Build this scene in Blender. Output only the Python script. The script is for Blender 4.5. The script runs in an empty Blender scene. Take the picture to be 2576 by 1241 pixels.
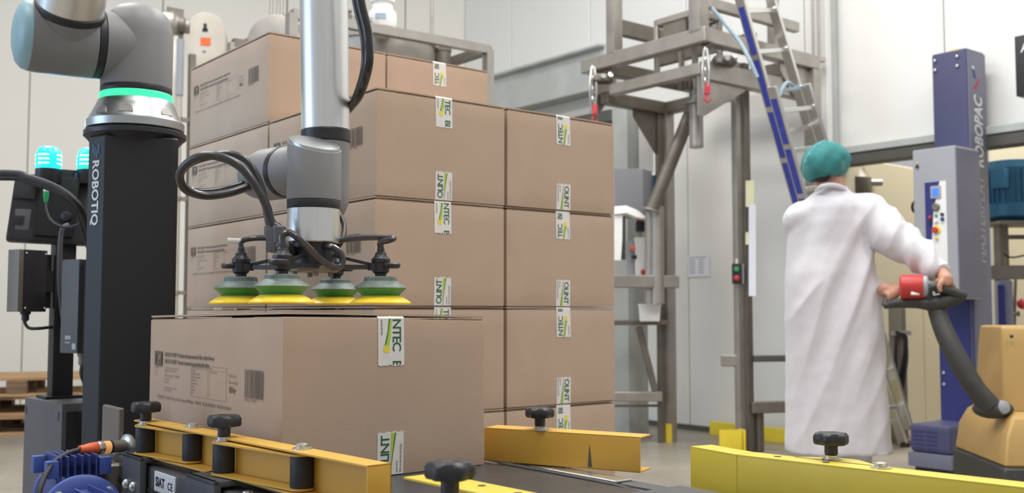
import bpy, bmesh, math, random
from mathutils import Vector, Matrix, Euler, Quaternion
random.seed(7)
scene = bpy.context.scene
COL = scene.collection
V = Vector
Z = Vector((0, 0, 1))

# ------------------------------------------------------------------ camera
PITCH = math.atan((785 - 620.5) / 2600.0)
CAMZ = 0.925
cam_d = bpy.data.cameras.new('camera')
cam_d.sensor_width = 36.0
cam_d.lens = 36.0 * 2600.0 / 2576.0
cam_d.dof.use_dof = True
cam_d.dof.focus_distance = 1.72
cam_d.dof.aperture_fstop = 7.0
cam_d.clip_start = 0.05
cam = bpy.data.objects.new('camera', cam_d)
COL.objects.link(cam)
cam.location = (0, 0, CAMZ)
cam.rotation_euler = (math.pi / 2 + PITCH, 0, 0)
scene.camera = cam

# ------------------------------------------------------------------ light
scene.view_settings.view_transform = 'Standard'
scene.view_settings.look = 'None'
scene.view_settings.gamma = 1.0
scene.view_settings.use_curve_mapping = False
scene.view_settings.exposure = 0.09
world = bpy.data.worlds.new('world')
scene.world = world
world.use_nodes = True
wb = world.node_tree.nodes['Background']
wb.inputs['Color'].default_value = (0.96, 0.97, 1.0, 1)
wb.inputs['Strength'].default_value = 0.46

def area(name, loc, rot, sx, sy, power, color):
    d = bpy.data.lights.new(name, 'AREA')
    d.shape = 'RECTANGLE'; d.size = sx; d.size_y = sy
    d.energy = power; d.color = color
    o = bpy.data.objects.new(name, d)
    COL.objects.link(o)
    o.location = loc; o.rotation_euler = rot
    return o
# rows of hall luminaires hanging under the roof
for i, (lx, ly) in enumerate([(-3.2, 1.0), (0.6, 1.0), (4.0, 1.0), (-3.0, 5.0), (0.8, 5.2), (2.6, 3.6)]):
    area('overhead_light', (lx, ly, 5.6), (0, 0, math.radians(38)), 0.9, 3.0, (95, 120, 105, 160, 165, 55)[i], (1.0, 0.975, 0.93))
# added cool fill from the far left, tints the stack side bluish
area('cool_side_fill', (-7.0, 0.2, 2.2), (math.radians(90), 0, math.radians(-75)), 3.5, 3.2, 125, (0.45, 0.68, 1.0))
# added light that brightens the recess behind the upper wall
area('overhead_light', (3.75, 7.45, 4.2), (0, 0, math.radians(38)), 0.9, 3.0, 150, (1.0, 0.97, 0.92))

# ------------------------------------------------------------------ helpers
def at(px, py, Y):
    """world point seen at that place of the 2576 x 1241 frame, at world depth Y"""
    u = (px - 1288) / 2600.0
    v = (620.5 - py) / 2600.0
    cp, sp = math.cos(PITCH), math.sin(PITCH)
    d = V((u, cp - v * sp, sp + v * cp))
    return V((0, 0, CAMZ)) + d * (Y / d.y)

def lin(h):
    out = []
    for i in (0, 2, 4):
        c = int(h[i:i + 2], 16) / 255.0
        out.append(c / 12.92 if c <= 0.04045 else ((c + 0.055) / 1.055) ** 2.4)
    return out

MATS = {}
def mat(name, hexc, rough=0.5, metal=0.0, noise=0.06, scale=30.0, bump=0.0, bscale=200.0,
        emit=None, estr=0.0, alpha=1.0, spec=0.5, stretch=None, coat=0.0, sheen=0.0):
    m = bpy.data.materials.new(name)
    m.use_nodes = True
    nt = m.node_tree
    b = nt.nodes['Principled BSDF']
    c = lin(hexc)
    tc = nt.nodes.new('ShaderNodeTexCoord')
    mp = nt.nodes.new('ShaderNodeMapping')
    nt.links.new(tc.outputs['Object'], mp.inputs['Vector'])
    if stretch:
        mp.inputs['Scale'].default_value = stretch
    n = nt.nodes.new('ShaderNodeTexNoise')
    n.inputs['Scale'].default_value = scale
    n.inputs['Detail'].default_value = 4
    nt.links.new(mp.outputs['Vector'], n.inputs['Vector'])
    r = nt.nodes.new('ShaderNodeValToRGB')
    r.color_ramp.elements[0].position = 0.3
    r.color_ramp.elements[1].position = 0.7
    r.color_ramp.elements[0].color = [max(0, x * (1 - noise)) for x in c] + [1]
    r.color_ramp.elements[1].color = [min(1, x * (1 + noise)) for x in c] + [1]
    nt.links.new(n.outputs['Fac'], r.inputs['Fac'])
    nt.links.new(r.outputs['Color'], b.inputs['Base Color'])
    b.inputs['Roughness'].default_value = rough
    b.inputs['Metallic'].default_value = metal
    b.inputs['Specular IOR Level'].default_value = spec
    b.inputs['Coat Weight'].default_value = coat
    b.inputs['Sheen Weight'].default_value = sheen
    if alpha < 1:
        b.inputs['Alpha'].default_value = alpha
    if bump:
        n2 = nt.nodes.new('ShaderNodeTexNoise')
        n2.inputs['Scale'].default_value = bscale
        n2.inputs['Detail'].default_value = 3
        nt.links.new(mp.outputs['Vector'], n2.inputs['Vector'])
        bp = nt.nodes.new('ShaderNodeBump')
        bp.inputs['Strength'].default_value = bump
        bp.inputs['Distance'].default_value = 0.002
        nt.links.new(n2.outputs['Fac'], bp.inputs['Height'])
        nt.links.new(bp.outputs['Normal'], b.inputs['Normal'])
    if emit:
        b.inputs['Emission Color'].default_value = lin(emit) + [1]
        b.inputs['Emission Strength'].default_value = estr
    MATS[name] = m
    return m

mat('wall_cream', 'dfddd4', 0.55, noise=0.02, scale=1.2)
mat('wall_white', 'e0e0dd', 0.5, noise=0.02, scale=1.2)
mat('wall_beige', 'cfc6ae', 0.6, noise=0.03, scale=1.0)
mat('steel_beam', 'b4b8b6', 0.5, 0.1, noise=0.08, scale=5)
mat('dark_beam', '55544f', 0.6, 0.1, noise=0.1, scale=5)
mat('cardboard', 'baa38f', 0.85, noise=0.035, scale=9, bump=0.12, bscale=260, spec=0.2)
mat('cardboard_edge', '84705f', 0.9, noise=0.25, scale=120, spec=0.1, stretch=(1, 1, 1))
mat('tape_film', 'e2dfda', 0.28, noise=0.03, scale=60, bump=0.25, bscale=60)
mat('tape_green', '2c6048', 0.4, noise=0.08)
mat('tape_leaf', '3f8a35', 0.4, noise=0.08)
mat('tape_lime', 'b7cc4a', 0.4, noise=0.05)
mat('tape_yellow', 'ead94e', 0.4, noise=0.05)
mat('tape_grey', '6d6f6a', 0.5, noise=0.1)
mat('ink', '736a62', 0.9, noise=0.10, scale=150, spec=0.1)
mat('ink_light', '8c7e71', 0.9, noise=0.10, scale=150, spec=0.1)
mat('amber_paint', 'd0a344', 0.45, noise=0.03, scale=14, bump=0.05, bscale=120)
mat('lemon_paint', 'd8c145', 0.38, noise=0.03, scale=14, bump=0.05, bscale=120)
mat('barrier_yellow', 'e6cf3c', 0.5, noise=0.05, scale=8)
mat('black_plastic', '26262a', 0.42, noise=0.12, scale=40)
mat('black_rubber', '2b2b2e', 0.6, noise=0.35, scale=45, bump=0.2, bscale=80)
mat('black_coat', '151517', 0.48, noise=0.06, scale=30, bump=0.12, bscale=500)
mat('grey_coat', '56565a', 0.5, noise=0.06, scale=30, bump=0.1, bscale=500)
mat('robot_grey', '838384', 0.5, noise=0.02, scale=20, bump=0.05, bscale=700)
mat('robot_blue', '8fb3bd', 0.4, noise=0.03, scale=30)
mat('alu', 'e2e2df', 0.36, 1.0, noise=0.03, scale=12, stretch=(14, 14, 0.5))
mat('cast_alu', 'b9bcbc', 0.34, 1.0, noise=0.04, scale=40)
mat('stainless', 'aaa59e', 0.42, 0.75, noise=0.10, scale=9, bump=0.05, bscale=60)
mat('stainless_dark', '7c766d', 0.5, 0.6, noise=0.12, scale=9)
mat('zinc', 'c9c9c6', 0.3, 0.9, noise=0.08, scale=60)
mat('green_glow', '2bd486', 0.4, emit='35e796', estr=1.25)
mat('beacon_cyan', '1fd7e6', 0.25, emit='14d8e8', estr=1.15)
mat('beacon_green', '1fe0b0', 0.25, emit='16e3a4', estr=1.15)
mat('beacon_led', 'e8ffff', 0.3, emit='d8ffff', estr=1.6)
mat('conveyor_grey', '57585b', 0.45, 0.3, noise=0.08, scale=18, bump=0.08, bscale=200)
mat('conveyor_metal', '8a8b8d', 0.35, 0.7, noise=0.08, scale=18)
mat('belt', '3a3d40', 0.3, noise=0.22, scale=10, stretch=(1, 1, 1))
mat('motor_blue', '2f3f80', 0.42, noise=0.08, scale=30, bump=0.2, bscale=90)
mat('motor_blue_light', '3f549a', 0.42, noise=0.08, scale=30, bump=0.1, bscale=90)
mat('orange', 'e0683a', 0.45, noise=0.05)
mat('amber_lens', 'f0b070', 0.2, emit='f0a860', estr=0.35)
mat('cream_plastic', 'dcd8cb', 0.4, noise=0.03)
mat('cup_green', '2c7a3d', 0.35, noise=0.15, scale=60)
mat('cup_grey', '66746f', 0.5, noise=0.25, scale=70, bump=0.25, bscale=200)
mat('cup_yellow', 'f2d23c', 0.42, noise=0.05, scale=50)
mat('hose_black', '1f1d1f', 0.22, noise=0.15, scale=60, coat=0.3)
mat('hose_grey', '333133', 0.3, noise=0.15, scale=60, coat=0.3)
mat('pale_blue', '9fb2bf', 0.4)
mat('white_ink', 'd9dadc', 0.6, noise=0.05)
mat('grey_ink', 'a3a5ad', 0.6, noise=0.05)
mat('logo_blue', '4f7391', 0.6, noise=0.05)
mat('logo_red', 'b0404a', 0.6, noise=0.05)
mat('wrapper_blue', '434566', 0.4, noise=0.06, scale=6)
mat('wrapper_deep', '2c3070', 0.4, noise=0.06, scale=6)
mat('wrapper_grey', '6c6d80', 0.45, noise=0.05, scale=6)
mat('cabinet_grey', '9a9ca2', 0.45, noise=0.03, scale=6)
mat('panel_white', 'e3e3e3', 0.4, noise=0.02)
mat('screen_blue', '3f6fe0', 0.3, emit='3f6cf0', estr=0.8)
mat('red_plastic', 'c03836', 0.4, noise=0.06)
mat('green_plastic', '2f9a5a', 0.4)
mat('yellow_plastic', 'e2c63a', 0.4)
mat('truck_yellow', 'b7965c', 0.45, noise=0.04, scale=5)
mat('truck_black', '3a3a38', 0.55, noise=0.15, scale=30)
mat('machine_blue', '2b6688', 0.45, noise=0.12, scale=12)
mat('coat_white', 'd6d5db', 0.85, noise=0.02, scale=10, bump=0.12, bscale=40, spec=0.2, sheen=0.1)
mat('hairnet', '3f9697', 0.8, noise=0.22, scale=26, bump=0.4, bscale=60, alpha=0.66)
mat('hairnet_light', '7db8b8', 0.8, noise=0.1)
mat('hair', '1d1716', 0.6, noise=0.2, scale=60)
mat('skin', 'b98a74', 0.55, noise=0.05, scale=20)
mat('trousers', 'd6d6da', 0.85, noise=0.03)
mat('shoe', '33343a', 0.6)
mat('eye_white', 'e8e6e2', 0.3)
mat('wood', 'a88660', 0.85, noise=0.3, scale=9, stretch=(0.6, 6, 6), bump=0.2, bscale=60)
mat('wood_dark', '78604a', 0.85, noise=0.3, scale=9, stretch=(0.6, 6, 6))
mat('blue_label', '3d49a8', 0.4, noise=0.15, scale=25)
mat('paper', 'dfe0ea', 0.7, noise=0.02)
mat('paper_yellow', 'd9d8b4', 0.7, noise=0.03)
mat('white_bag', 'ececec', 0.6, noise=0.03)
mat('offwhite_metal', 'b8b1a6', 0.5, noise=0.07, scale=14)
mat('red_seal', 'c23a44', 0.5, noise=0.2, scale=40)

def concrete():
    m = bpy.data.materials.new('concrete')
    m.use_nodes = True
    nt = m.node_tree; b = nt.nodes['Principled BSDF']
    tc = nt.nodes.new('ShaderNodeTexCoord')
    n1 = nt.nodes.new('ShaderNodeTexNoise'); n1.inputs['Scale'].default_value = 0.9; n1.inputs['Detail'].default_value = 8
    n2 = nt.nodes.new('ShaderNodeTexNoise'); n2.inputs['Scale'].default_value = 14; n2.inputs['Detail'].default_value = 6
    mx = nt.nodes.new('ShaderNodeMath'); mx.operation = 'MULTIPLY_ADD'; mx.inputs[1].default_value = 0.35
    nt.links.new(tc.outputs['Object'], n1.inputs['Vector']); nt.links.new(tc.outputs['Object'], n2.inputs['Vector'])
    nt.links.new(n2.outputs['Fac'], mx.inputs[0]); nt.links.new(n1.outputs['Fac'], mx.inputs[2])
    r = nt.nodes.new('ShaderNodeValToRGB')
    r.color_ramp.elements[0].position = 0.42; r.color_ramp.elements[0].color = lin('767068') + [1]
    r.color_ramp.elements[1].position = 0.86; r.color_ramp.elements[1].color = lin('a29a8c') + [1]
    nt.links.new(mx.outputs[0], r.inputs['Fac']); nt.links.new(r.outputs['Color'], b.inputs['Base Color'])
    b.inputs['Roughness'].default_value = 0.38
    MATS['concrete'] = m
concrete()

def frame_z(d):
    d = V(d).normalized()
    h = Z if abs(d.z) < 0.95 else V((0, 1, 0))
    x = h.cross(d).normalized()
    y = d.cross(x)
    return x, y, d

def catmull(pts, k=6):
    pts = [V(p) for p in pts]
    if len(pts) < 3:
        return pts
    P = [pts[0] * 2 - pts[1]] + pts + [pts[-1] * 2 - pts[-2]]
    out = []
    for i in range(1, len(P) - 2):
        a, b, c, d = P[i - 1], P[i], P[i + 1], P[i + 2]
        for j in range(k):
            t = j / k
            out.append(0.5 * ((2 * b) + (c - a) * t + (2 * a - 5 * b + 4 * c - d) * t * t + (3 * b - a - 3 * c + d) * t ** 3))
    out.append(pts[-1])
    return out

class MB:
    def __init__(s):
        s.v = []; s.f = []
    def add(s, vs, fs):
        o = len(s.v)
        s.v += [V(p) for p in vs]
        s.f += [tuple(i + o for i in f) for f in fs]
        return s
    def hexa(s, p):
        return s.add(p, [(0, 3, 2, 1), (4, 5, 6, 7), (0, 1, 5, 4), (1, 2, 6, 5), (2, 3, 7, 6), (3, 0, 4, 7)])
    def box(s, c, size, rot=None):
        c = V(c); h = V(size) / 2
        R = rot if rot is not None else Matrix.Identity(3)
        p = [c + R @ V((x * h.x, y * h.y, z * h.z)) for z in (-1, 1) for x, y in ((-1, -1), (1, -1), (1, 1), (-1, 1))]
        return s.hexa(p)
    def beam(s, p0, p1, w, h, up=Z):
        p0, p1 = V(p0), V(p1)
        d = (p1 - p0).normalized()
        up = V(up)
        if abs(d.dot(up)) > 0.98:
            up = V((0.7826, 0.6225, 0))
        x = d.cross(up).normalized() * (w / 2)
        y = x.cross(d).normalized() * (h / 2)
        return s.hexa([p0 - x - y, p0 + x - y, p0 + x + y, p0 - x + y, p1 - x - y, p1 + x - y, p1 + x + y, p1 - x + y])
    def lathe(s, o, axis, prof, n=28, cap=True, star=None):
        x, y, d = frame_z(axis)
        o = V(o); vs = []; fs = []
        for r, h in prof:
            for i in range(n):
                t = 2 * math.pi * i / n
                rr = r * (star(t) if star else 1)
                vs.append(o + d * h + x * (rr * math.cos(t)) + y * (rr * math.sin(t)))
        for k in range(len(prof) - 1):
            for i in range(n):
                j = (i + 1) % n
                fs.append((k * n + i, k * n + j, (k + 1) * n + j, (k + 1) * n + i))
        if cap:
            fs.append(tuple(reversed(range(n))))
            fs.append(tuple((len(prof) - 1) * n + i for i in range(n)))
        return s.add(vs, fs)
    def cyl(s, p0, p1, r0, r1=None, n=24):
        p0, p1 = V(p0), V(p1)
        r1 = r0 if r1 is None else r1
        return s.lathe(p0, p1 - p0, [(r0, 0), (r1, (p1 - p0).length)], n)
    def tube(s, pts, r, n=10, k=6, smooth=True):
        P = catmull(pts, k) if smooth else [V(p) for p in pts]
        if not hasattr(r, '__len__'):
            R = [r] * len(P)
        else:
            R = []
            m = len(r) - 1
            for i in range(len(P)):
                t = i / (len(P) - 1) * m
                a = min(int(t), m - 1)
                R.append(r[a] + (r[a + 1] - r[a]) * (t - a))
        vs = []; fs = []
        prev = None
        for i, p in enumerate(P):
            d = (P[min(i + 1, len(P) - 1)] - P[max(i - 1, 0)])
            d = d.normalized() if d.length > 1e-9 else V((0, 0, 1))
            if prev is None:
                x, y, _ = frame_z(d)
            else:
                x = (prev - d * prev.dot(d)).normalized(); y = d.cross(x)
            prev = x
            for j in range(n):
                t = 2 * math.pi * j / n
                vs.append(p + (x * math.cos(t) + y * math.sin(t)) * R[i])
        for i in range(len(P) - 1):
            for j in range(n):
                q = (j + 1) % n
                fs.append((i * n + j, i * n + q, (i + 1) * n + q, (i + 1) * n + j))
        fs.append(tuple(reversed(range(n))))
        fs.append(tuple((len(P) - 1) * n + j for j in range(n)))
        return s.add(vs, fs)
    def prism(s, poly, o, x, y, depth):
        o, x, y = V(o), V(x), V(y)
        n = x.cross(y).normalized() * depth
        m = len(poly)
        a = [o + x * p[0] + y * p[1] for p in poly]
        fs = [tuple(reversed(range(m))), tuple(range(m, 2 * m))]
        fs += [(i, (i + 1) % m, m + (i + 1) % m, m + i) for i in range(m)]
        return s.add(a + [p + n for p in a], fs)
    def ball(s, c, r, n=16, m=10, rot=None):
        c = V(c)
        if not hasattr(r, '__len__'):
            r = (r, r, r)
        R = rot if rot is not None else Matrix.Identity(3)
        vs = [c + R @ V((0, 0, -r[2]))]
        for k in range(1, m):
            ph = -math.pi / 2 + math.pi * k / m
            for i in range(n):
                t = 2 * math.pi * i / n
                vs.append(c + R @ V((r[0] * math.cos(ph) * math.cos(t), r[1] * math.cos(ph) * math.sin(t), r[2] * math.sin(ph))))
        vs.append(c + R @ V((0, 0, r[2])))
        fs = []
        for i in range(n):
            j = (i + 1) % n
            fs.append((0, 1 + j, 1 + i))
            for k in range(m - 2):
                a = 1 + k * n
                fs.append((a + i, a + j, a + n + j, a + n + i))
            a = 1 + (m - 2) * n
            fs.append((a + i, a + j, len(vs) - 1))
        return s.add(vs, fs)
    def mesh(s, me, mtx):
        return s.add([mtx @ v.co for v in me.vertices], [tuple(p.vertices) for p in me.polygons])
    def loft(s, rings, cap=True):
        n = len(rings[0]); vs = [p for r in rings for p in r]; fs = []
        for k in range(len(rings) - 1):
            for i in range(n):
                j = (i + 1) % n
                fs.append((k * n + i, k * n + j, (k + 1) * n + j, (k + 1) * n + i))
        if cap:
            fs.append(tuple(reversed(range(n))))
            fs.append(tuple((len(rings) - 1) * n + i for i in range(n)))
        return s.add(vs, fs)
    def build(s, name, material, parent=None, origin=None, bevel=0.0, seg=2, smooth=True, angle=35):
        if parent is not None:
            top = parent
            while top.parent is not None:
                top = top.parent
            org = V(top.location)
        else:
            org = V(origin) if origin is not None else V((0, 0, 0))
        me = bpy.data.meshes.new(name)
        me.from_pydata([p - org for p in s.v], [], s.f)
        bm = bmesh.new(); bm.from_mesh(me)
        bmesh.ops.recalc_face_normals(bm, faces=bm.faces)
        if bevel > 0:
            es = [e for e in bm.edges if len(e.link_faces) == 2 and e.calc_face_angle(0) > math.radians(40)]
            bmesh.ops.bevel(bm, geom=es, offset=bevel, segments=seg, affect='EDGES', profile=0.7)
        bm.to_mesh(me); bm.free()
        if smooth:
            for p in me.polygons:
                p.use_smooth = True
            me.set_sharp_from_angle(angle=math.radians(angle))
        if material:
            me.materials.append(MATS[material])
        o = bpy.data.objects.new(name, me)
        COL.objects.link(o)
        if parent is not None:
            o.parent = parent
        else:
            o.location = org
        return o

def tag(o, label, cat, group=None):
    o['label'] = label; o['category'] = cat
    if group:
        o['group'] = group
    return o

def thing(name, label, cat, loc=(0, 0, 0), group=None):
    o = bpy.data.objects.new(name, None)
    o.empty_display_size = 0.05
    COL.objects.link(o)
    o.location = loc
    return tag(o, label, cat, group)

def struct(o):
    o['kind'] = 'structure'
    return o

def dup(root, loc, rotz=0.0, label=None):
    r = root.copy(); COL.objects.link(r)
    r.location = loc; r.rotation_euler = (0, 0, rotz)
    if label:
        r['label'] = label
    for ch in root.children:
        c = ch.copy(); COL.objects.link(c); c.parent = r
        for g in ch.children:
            d = g.copy(); COL.objects.link(d); d.parent = c
    return r

_tx = {}
def text_mesh(body, size, bold=0.0, spacing=1.0, align='LEFT', shear=0.0):
    key = (body, size, bold, spacing, align, shear)
    if key not in _tx:
        c = bpy.data.curves.new('text', 'FONT')
        c.body = body; c.size = size; c.offset = bold; c.space_character = spacing
        c.align_x = align; c.resolution_u = 3; c.shear = shear
        o = bpy.data.objects.new('text', c)
        COL.objects.link(o)
        dg = bpy.context.evaluated_depsgraph_get()
        me = bpy.data.meshes.new_from_object(o.evaluated_get(dg))
        bpy.data.objects.remove(o)
        bpy.data.curves.remove(c)
        _tx[key] = me
    return _tx[key]

def basis(o, x, y):
    x = V(x).normalized(); y = V(y).normalized(); z = x.cross(y)
    m = Matrix.Identity(4)
    for i in range(3):
        m[i][0] = x[i]; m[i][1] = y[i]; m[i][2] = z[i]; m[i][3] = V(o)[i]
    return m
# ------------------------------------------------------------------ the hall
A2 = V((0.6225, -0.7826, 0)); B2 = V((0.7826, 0.6225, 0))     # axes shared by conveyor, stack and hall
f = MB().box((0, 4.5, -0.05), (18, 17, 0.1)).build('floor', 'concrete')
struct(f)

def wall(name, P, Q, z0, z1, step, material, nrm, start=0.0, backing='steel_beam'):
    """sandwich-panel wall from P to Q: a backing skin and separate panels with open joints"""
    P, Q, nrm = V(P), V(Q), V(nrm).normalized()
    d = (Q - P); L = d.length; d.normalize()
    mid = (P + Q) / 2 - nrm * 0.09
    R = Matrix((d, nrm, Z)).transposed()
    w = struct(MB().box(mid + Z * (z0 + z1) / 2, (L, 0.06, z1 - z0), R).build(name, backing))
    t = start
    cuts = [0.0]
    while t < L - 0.05:
        if t > 0.05:
            cuts.append(t)
        t += step
    cuts.append(L)
    for a, b in zip(cuts[:-1], cuts[1:]):
        c = P + d * (a + b) / 2 - nrm * 0.03 + Z * (z0 + z1) / 2
        MB().box(c, (b - a - 0.008, 0.06, z1 - z0), R).build('panel', material, w, bevel=0.006, seg=1)
    return w

CORNER = V((-0.484, 10.53, 0))
DW = V((0.63, -0.777, 0)).normalized()        # right wall runs from the corner towards the camera side
NW = V((-0.777, -0.63, 0)).normalized()
LD = V((-4.0, -0.9, 0)).normalized()
NL = V((0.9 / 4.1, -4.0 / 4.1, 0))
wall('wall_back', CORNER, CORNER + LD * 7.5, 0, 6.0, 1.18, 'wall_cream', NL, 0.62)
WE = CORNER + DW * 4.30
wall('wall_right', CORNER, WE, 0, 6.0, 1.12, 'wall_white', NW, 0.75)
wall('wall_upper', WE - NW * 0.15 - DW * 0.12, WE - NW * 0.15 + DW * 5.5, 2.03, 6.0, 1.15, 'wall_white', NW, 0.9)
wall('wall_side', WE, WE - NW * 2.3, 0, 2.03, 1.2, 'wall_beige', DW)
wall('wall_recess', WE - NW * 2.3 , WE - NW * 2.3 + DW * 6.5, 0, 6.0, 1.15, 'wall_beige', NW, 0.5)
# galvanised beam that carries the upper panels, and the darker one over the recess
tb = MB()
p0 = CORNER + DW * 0.7; p1 = CORNER + DW * 2.25
tb.beam(p0 + NW * 0.09 + Z * 3.02, p1 + NW * 0.09 + Z * 3.02, 0.18, 0.38)
tb.beam(p0 + NW * 0.12 + Z * 3.19, p1 + NW * 0.12 + Z * 3.19, 0.24, 0.03)
struct(tb.build('trim_1', 'steel_beam', bevel=0.008, seg=1))
tb = MB()
p0 = CORNER + DW * 0.7; p1 = CORNER + DW * 2.25
tb.beam(p0 + NW * 0.06 + Z * 2.60, p1 + NW * 0.06 + Z * 2.60, 0.12, 0.10)
struct(tb.build('trim_2', 'dark_beam', bevel=0.005, seg=1))
q0 = WE - NW * 0.15; q1 = q0 + DW * 5.5
tb = MB()
tb.beam(q0 + NW * 0.02 + Z * 1.985, q1 + NW * 0.02 + Z * 1.985, 0.14, 0.075)
struct(tb.build('trim_3', 'dark_beam', bevel=0.004, seg=1))
tb = MB()
tb.beam(q0 + NW * 0.05 + Z * 2.05, q1 + NW * 0.05 + Z * 2.05, 0.10, 0.05)
struct(tb.build('trim_4', 'steel_beam', bevel=0.004, seg=1))
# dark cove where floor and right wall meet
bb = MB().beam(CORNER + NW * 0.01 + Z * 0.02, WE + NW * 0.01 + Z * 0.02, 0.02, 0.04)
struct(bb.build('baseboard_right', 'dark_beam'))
# ------------------------------------------------------------------ cartons
LX, WY, HZ = 0.589, 0.392, 0.2614
def make_carton(variant, bulge=0.0):
    """local frame: origin at the centre of the base, long side along x, taped ends at +x and -x, print on +y and -y"""
    root = thing('carton', 'carton', 'box')
    hx, hy = LX / 2, WY / 2
    t = 0.004
    b = MB()
    # body shell (bottom, four sides), a few millimetres of swelling in the sides
    n = 8
    def ringpts(z, infl):
        P = []
        for i in range(n):
            u = -1 + 2 * i / n
            P.append(V((-hx + 0, 0, 0)))
        return P
    per = []
    for i in range(n): per.append((-1 + 2 * i / n, -1, 0, -1))
    for i in range(n): per.append((1, -1 + 2 * i / n, 1, 0))
    for i in range(n): per.append((1 - 2 * i / n, 1, 0, 1))
    for i in range(n): per.append((-1, 1 - 2 * i / n, -1, 0))
    rings = []
    for k in range(7):
        w = k / 6
        ring = []
        for (u, v, nx, ny) in per:
            s = (1 - (u if nx == 0 else v) ** 2) * math.sin(math.pi * w) * 0.0025
            z = w * (HZ - 0.006)
            if bulge and w == 1:
                z += bulge * max(0, (u + 1) / 2) * max(0, (1 - v) / 2)
            ring.append(V((u * hx + nx * s, v * hy + ny * s, z)))
        rings.append(ring)
    b.loft(rings)
    b.build('body', 'cardboard', root, bevel=0.0025, seg=2)
    # top flaps: the two short inner ones leave a dark edge, the two long outer ones meet in the middle
    zt = HZ - 0.006
    for sgn in (-1, 1):
        m = MB()
        m.box((sgn * (hx - 0.075), 0, zt + 0.0012), (0.15 - 0.002, WY - 0.008, 0.0024))
        m.build('inner_flap', 'cardboard_edge', root)
    for sgn in (-1, 1):
        m = MB()
        ys = [sgn * hy, sgn * hy * 0.5, sgn * 0.0015]
        vs = []; lift = [0.0018, 0.0026, 0.0022]
        xs = [-hx + 0.003, -hx * 0.5, 0, hx * 0.5, hx - 0.003]
        bow = [0.0, 0.003, 0.004, 0.003, 0.0]
        for j, y in enumerate(ys):
            for i, x in enumerate(xs):
                e = bulge * max(0, (x / hx + 1) / 2) * max(0, (1 - y / hy) / 2)
                vs.append(V((x, y, zt + 0.0024 + lift[j] + e)))
        top = [p + V((0, 0, 0.0036)) for p in vs]
        F = []
        for j in range(2):
            for i in range(4):
                a = j * 5 + i
                F.append((a, a + 5, a + 6, a + 1)); F.append((15 + a, 15 + a + 1, 15 + a + 6, 15 + a + 5))
        border = [0, 1, 2, 3, 4, 9, 14, 13, 12, 11, 10, 5]
        for i in range(12):
            p, q = border[i], border[(i + 1) % 12]
            F.append((p, q, 15 + q, 15 + p))
        m.add(vs + top, F)
        m.build('flap', 'cardboard', root)
    # tape: end drops on both ends, top and bottom
    TW = 0.051
    def drop(end, top, length):
        """strip on the end face; face coords: fx to the right seen from outside, fz down from the top edge (or up from the base)"""
        nx = end
        X = V((0, nx, 0)); N = V((nx, 0, 0))
        off = 0.0036 if True else 0
        def P(fx, fz, lift=0.0):
            z = HZ - 0.001 - fz if top else fz + 0.001
            mid = 0.0025 * math.sin(math.pi * min(1, max(0, z / HZ)))
            return X * fx + N * (hx + mid + 0.0006 + lift) + Z * z
        m = MB()
        steps = 5
        rows = []
        for k in range(steps + 1):
            fz = length * k / steps
            rows.append(fz)
        A = []
        for fz in rows:
            A += [P(-TW / 2, fz), P(TW / 2, fz)]
        # zig-zag torn edge
        zz = []
        nz = 8
        for i in range(nz + 1):
            zz.append(P(-TW / 2 + TW * i / nz, length + (0.0022 if i % 2 else 0.0)))
        F = [(2 * k, 2 * k + 1, 2 * k + 3, 2 * k + 2) for k in range(steps)]
        base = len(A)
        A += zz
        for i in range(nz):
            F.append((base + i, base + i + 1, 2 * steps + 1 if i >= nz / 2 else 2 * steps))
        if top:
            A2_ = [P(-TW / 2, 0), P(TW / 2, 0), X * (TW / 2) + N * (hx - 0.10) + Z * (HZ + 0.0029), X * (-TW / 2) + N * (hx - 0.10) + Z * (HZ + 0.0029),
                   X * (TW / 2) + N * (hx - 0.004) + Z * (HZ + 0.0027), X * (-TW / 2) + N * (hx - 0.004) + Z * (HZ + 0.0027)]
            o = len(A); A += A2_
            F += [(o, o + 1, o + 4, o + 5), (o + 5, o + 4, o + 2, o + 3)]
        m.add(A, F)
        tp = m.build('tape', 'tape_film', root)
        # orientation: +1 reads downwards with caps to the right, -1 reads upwards with caps to the left
        down = (end > 0) == top
        sx = 1 if down else -1
        T = (-Z if down else Z)
        U = X * sx
        def place(mb, body, size, fx, start, bold=0.0, sp=1.0):
            me = text_mesh(body, size, bold, sp)
            sg_ = 1 if down == top else -1
            clip = lambda q: min(length - 0.0005, max(0.0006, q))
            mb.add([P((fx + v.co.y) * sx, clip(start + sg_ * v.co.x), 0.0005) for v in me.vertices], [tuple(p.vertices) for p in me.polygons])
        return tp, place, P, sx, down
    def clip_text(mb, lo, hi, zaxis_top):
        pass
    for end in (1, -1):
        # --- upper tape
        Lt = 0.078 if variant else 0.074
        tp, place, P, sx, down = drop(end, True, Lt)
        g = MB()
        if down:
            place(g, 'NTEC' if variant else 'TEC', 0.0232, 0.003, 0.0005 if variant else 0.003, 0.0003, 0.86)
            place(g, 'BI', 0.0232, 0.003, Lt - (0.008 if variant else 0.019), 0.0003, 0.9)
        else:
            place(g, 'NTEC' if variant else 'TEC', 0.0232, 0.003, Lt - 0.002, 0.0003, 0.86)
            place(g, 'BI', 0.0232, 0.003, 0.010 if variant else 0.0215, 0.0003, 0.9)
        g.build('lettering', 'tape_green', tp)
        def strip(mb, pts):
            mb.add([P(a * sx, (b if down else Lt - b), 0.0004) for a, b in pts], [tuple(range(len(pts)))])
        e = 0.047 if variant else 0.036
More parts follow.
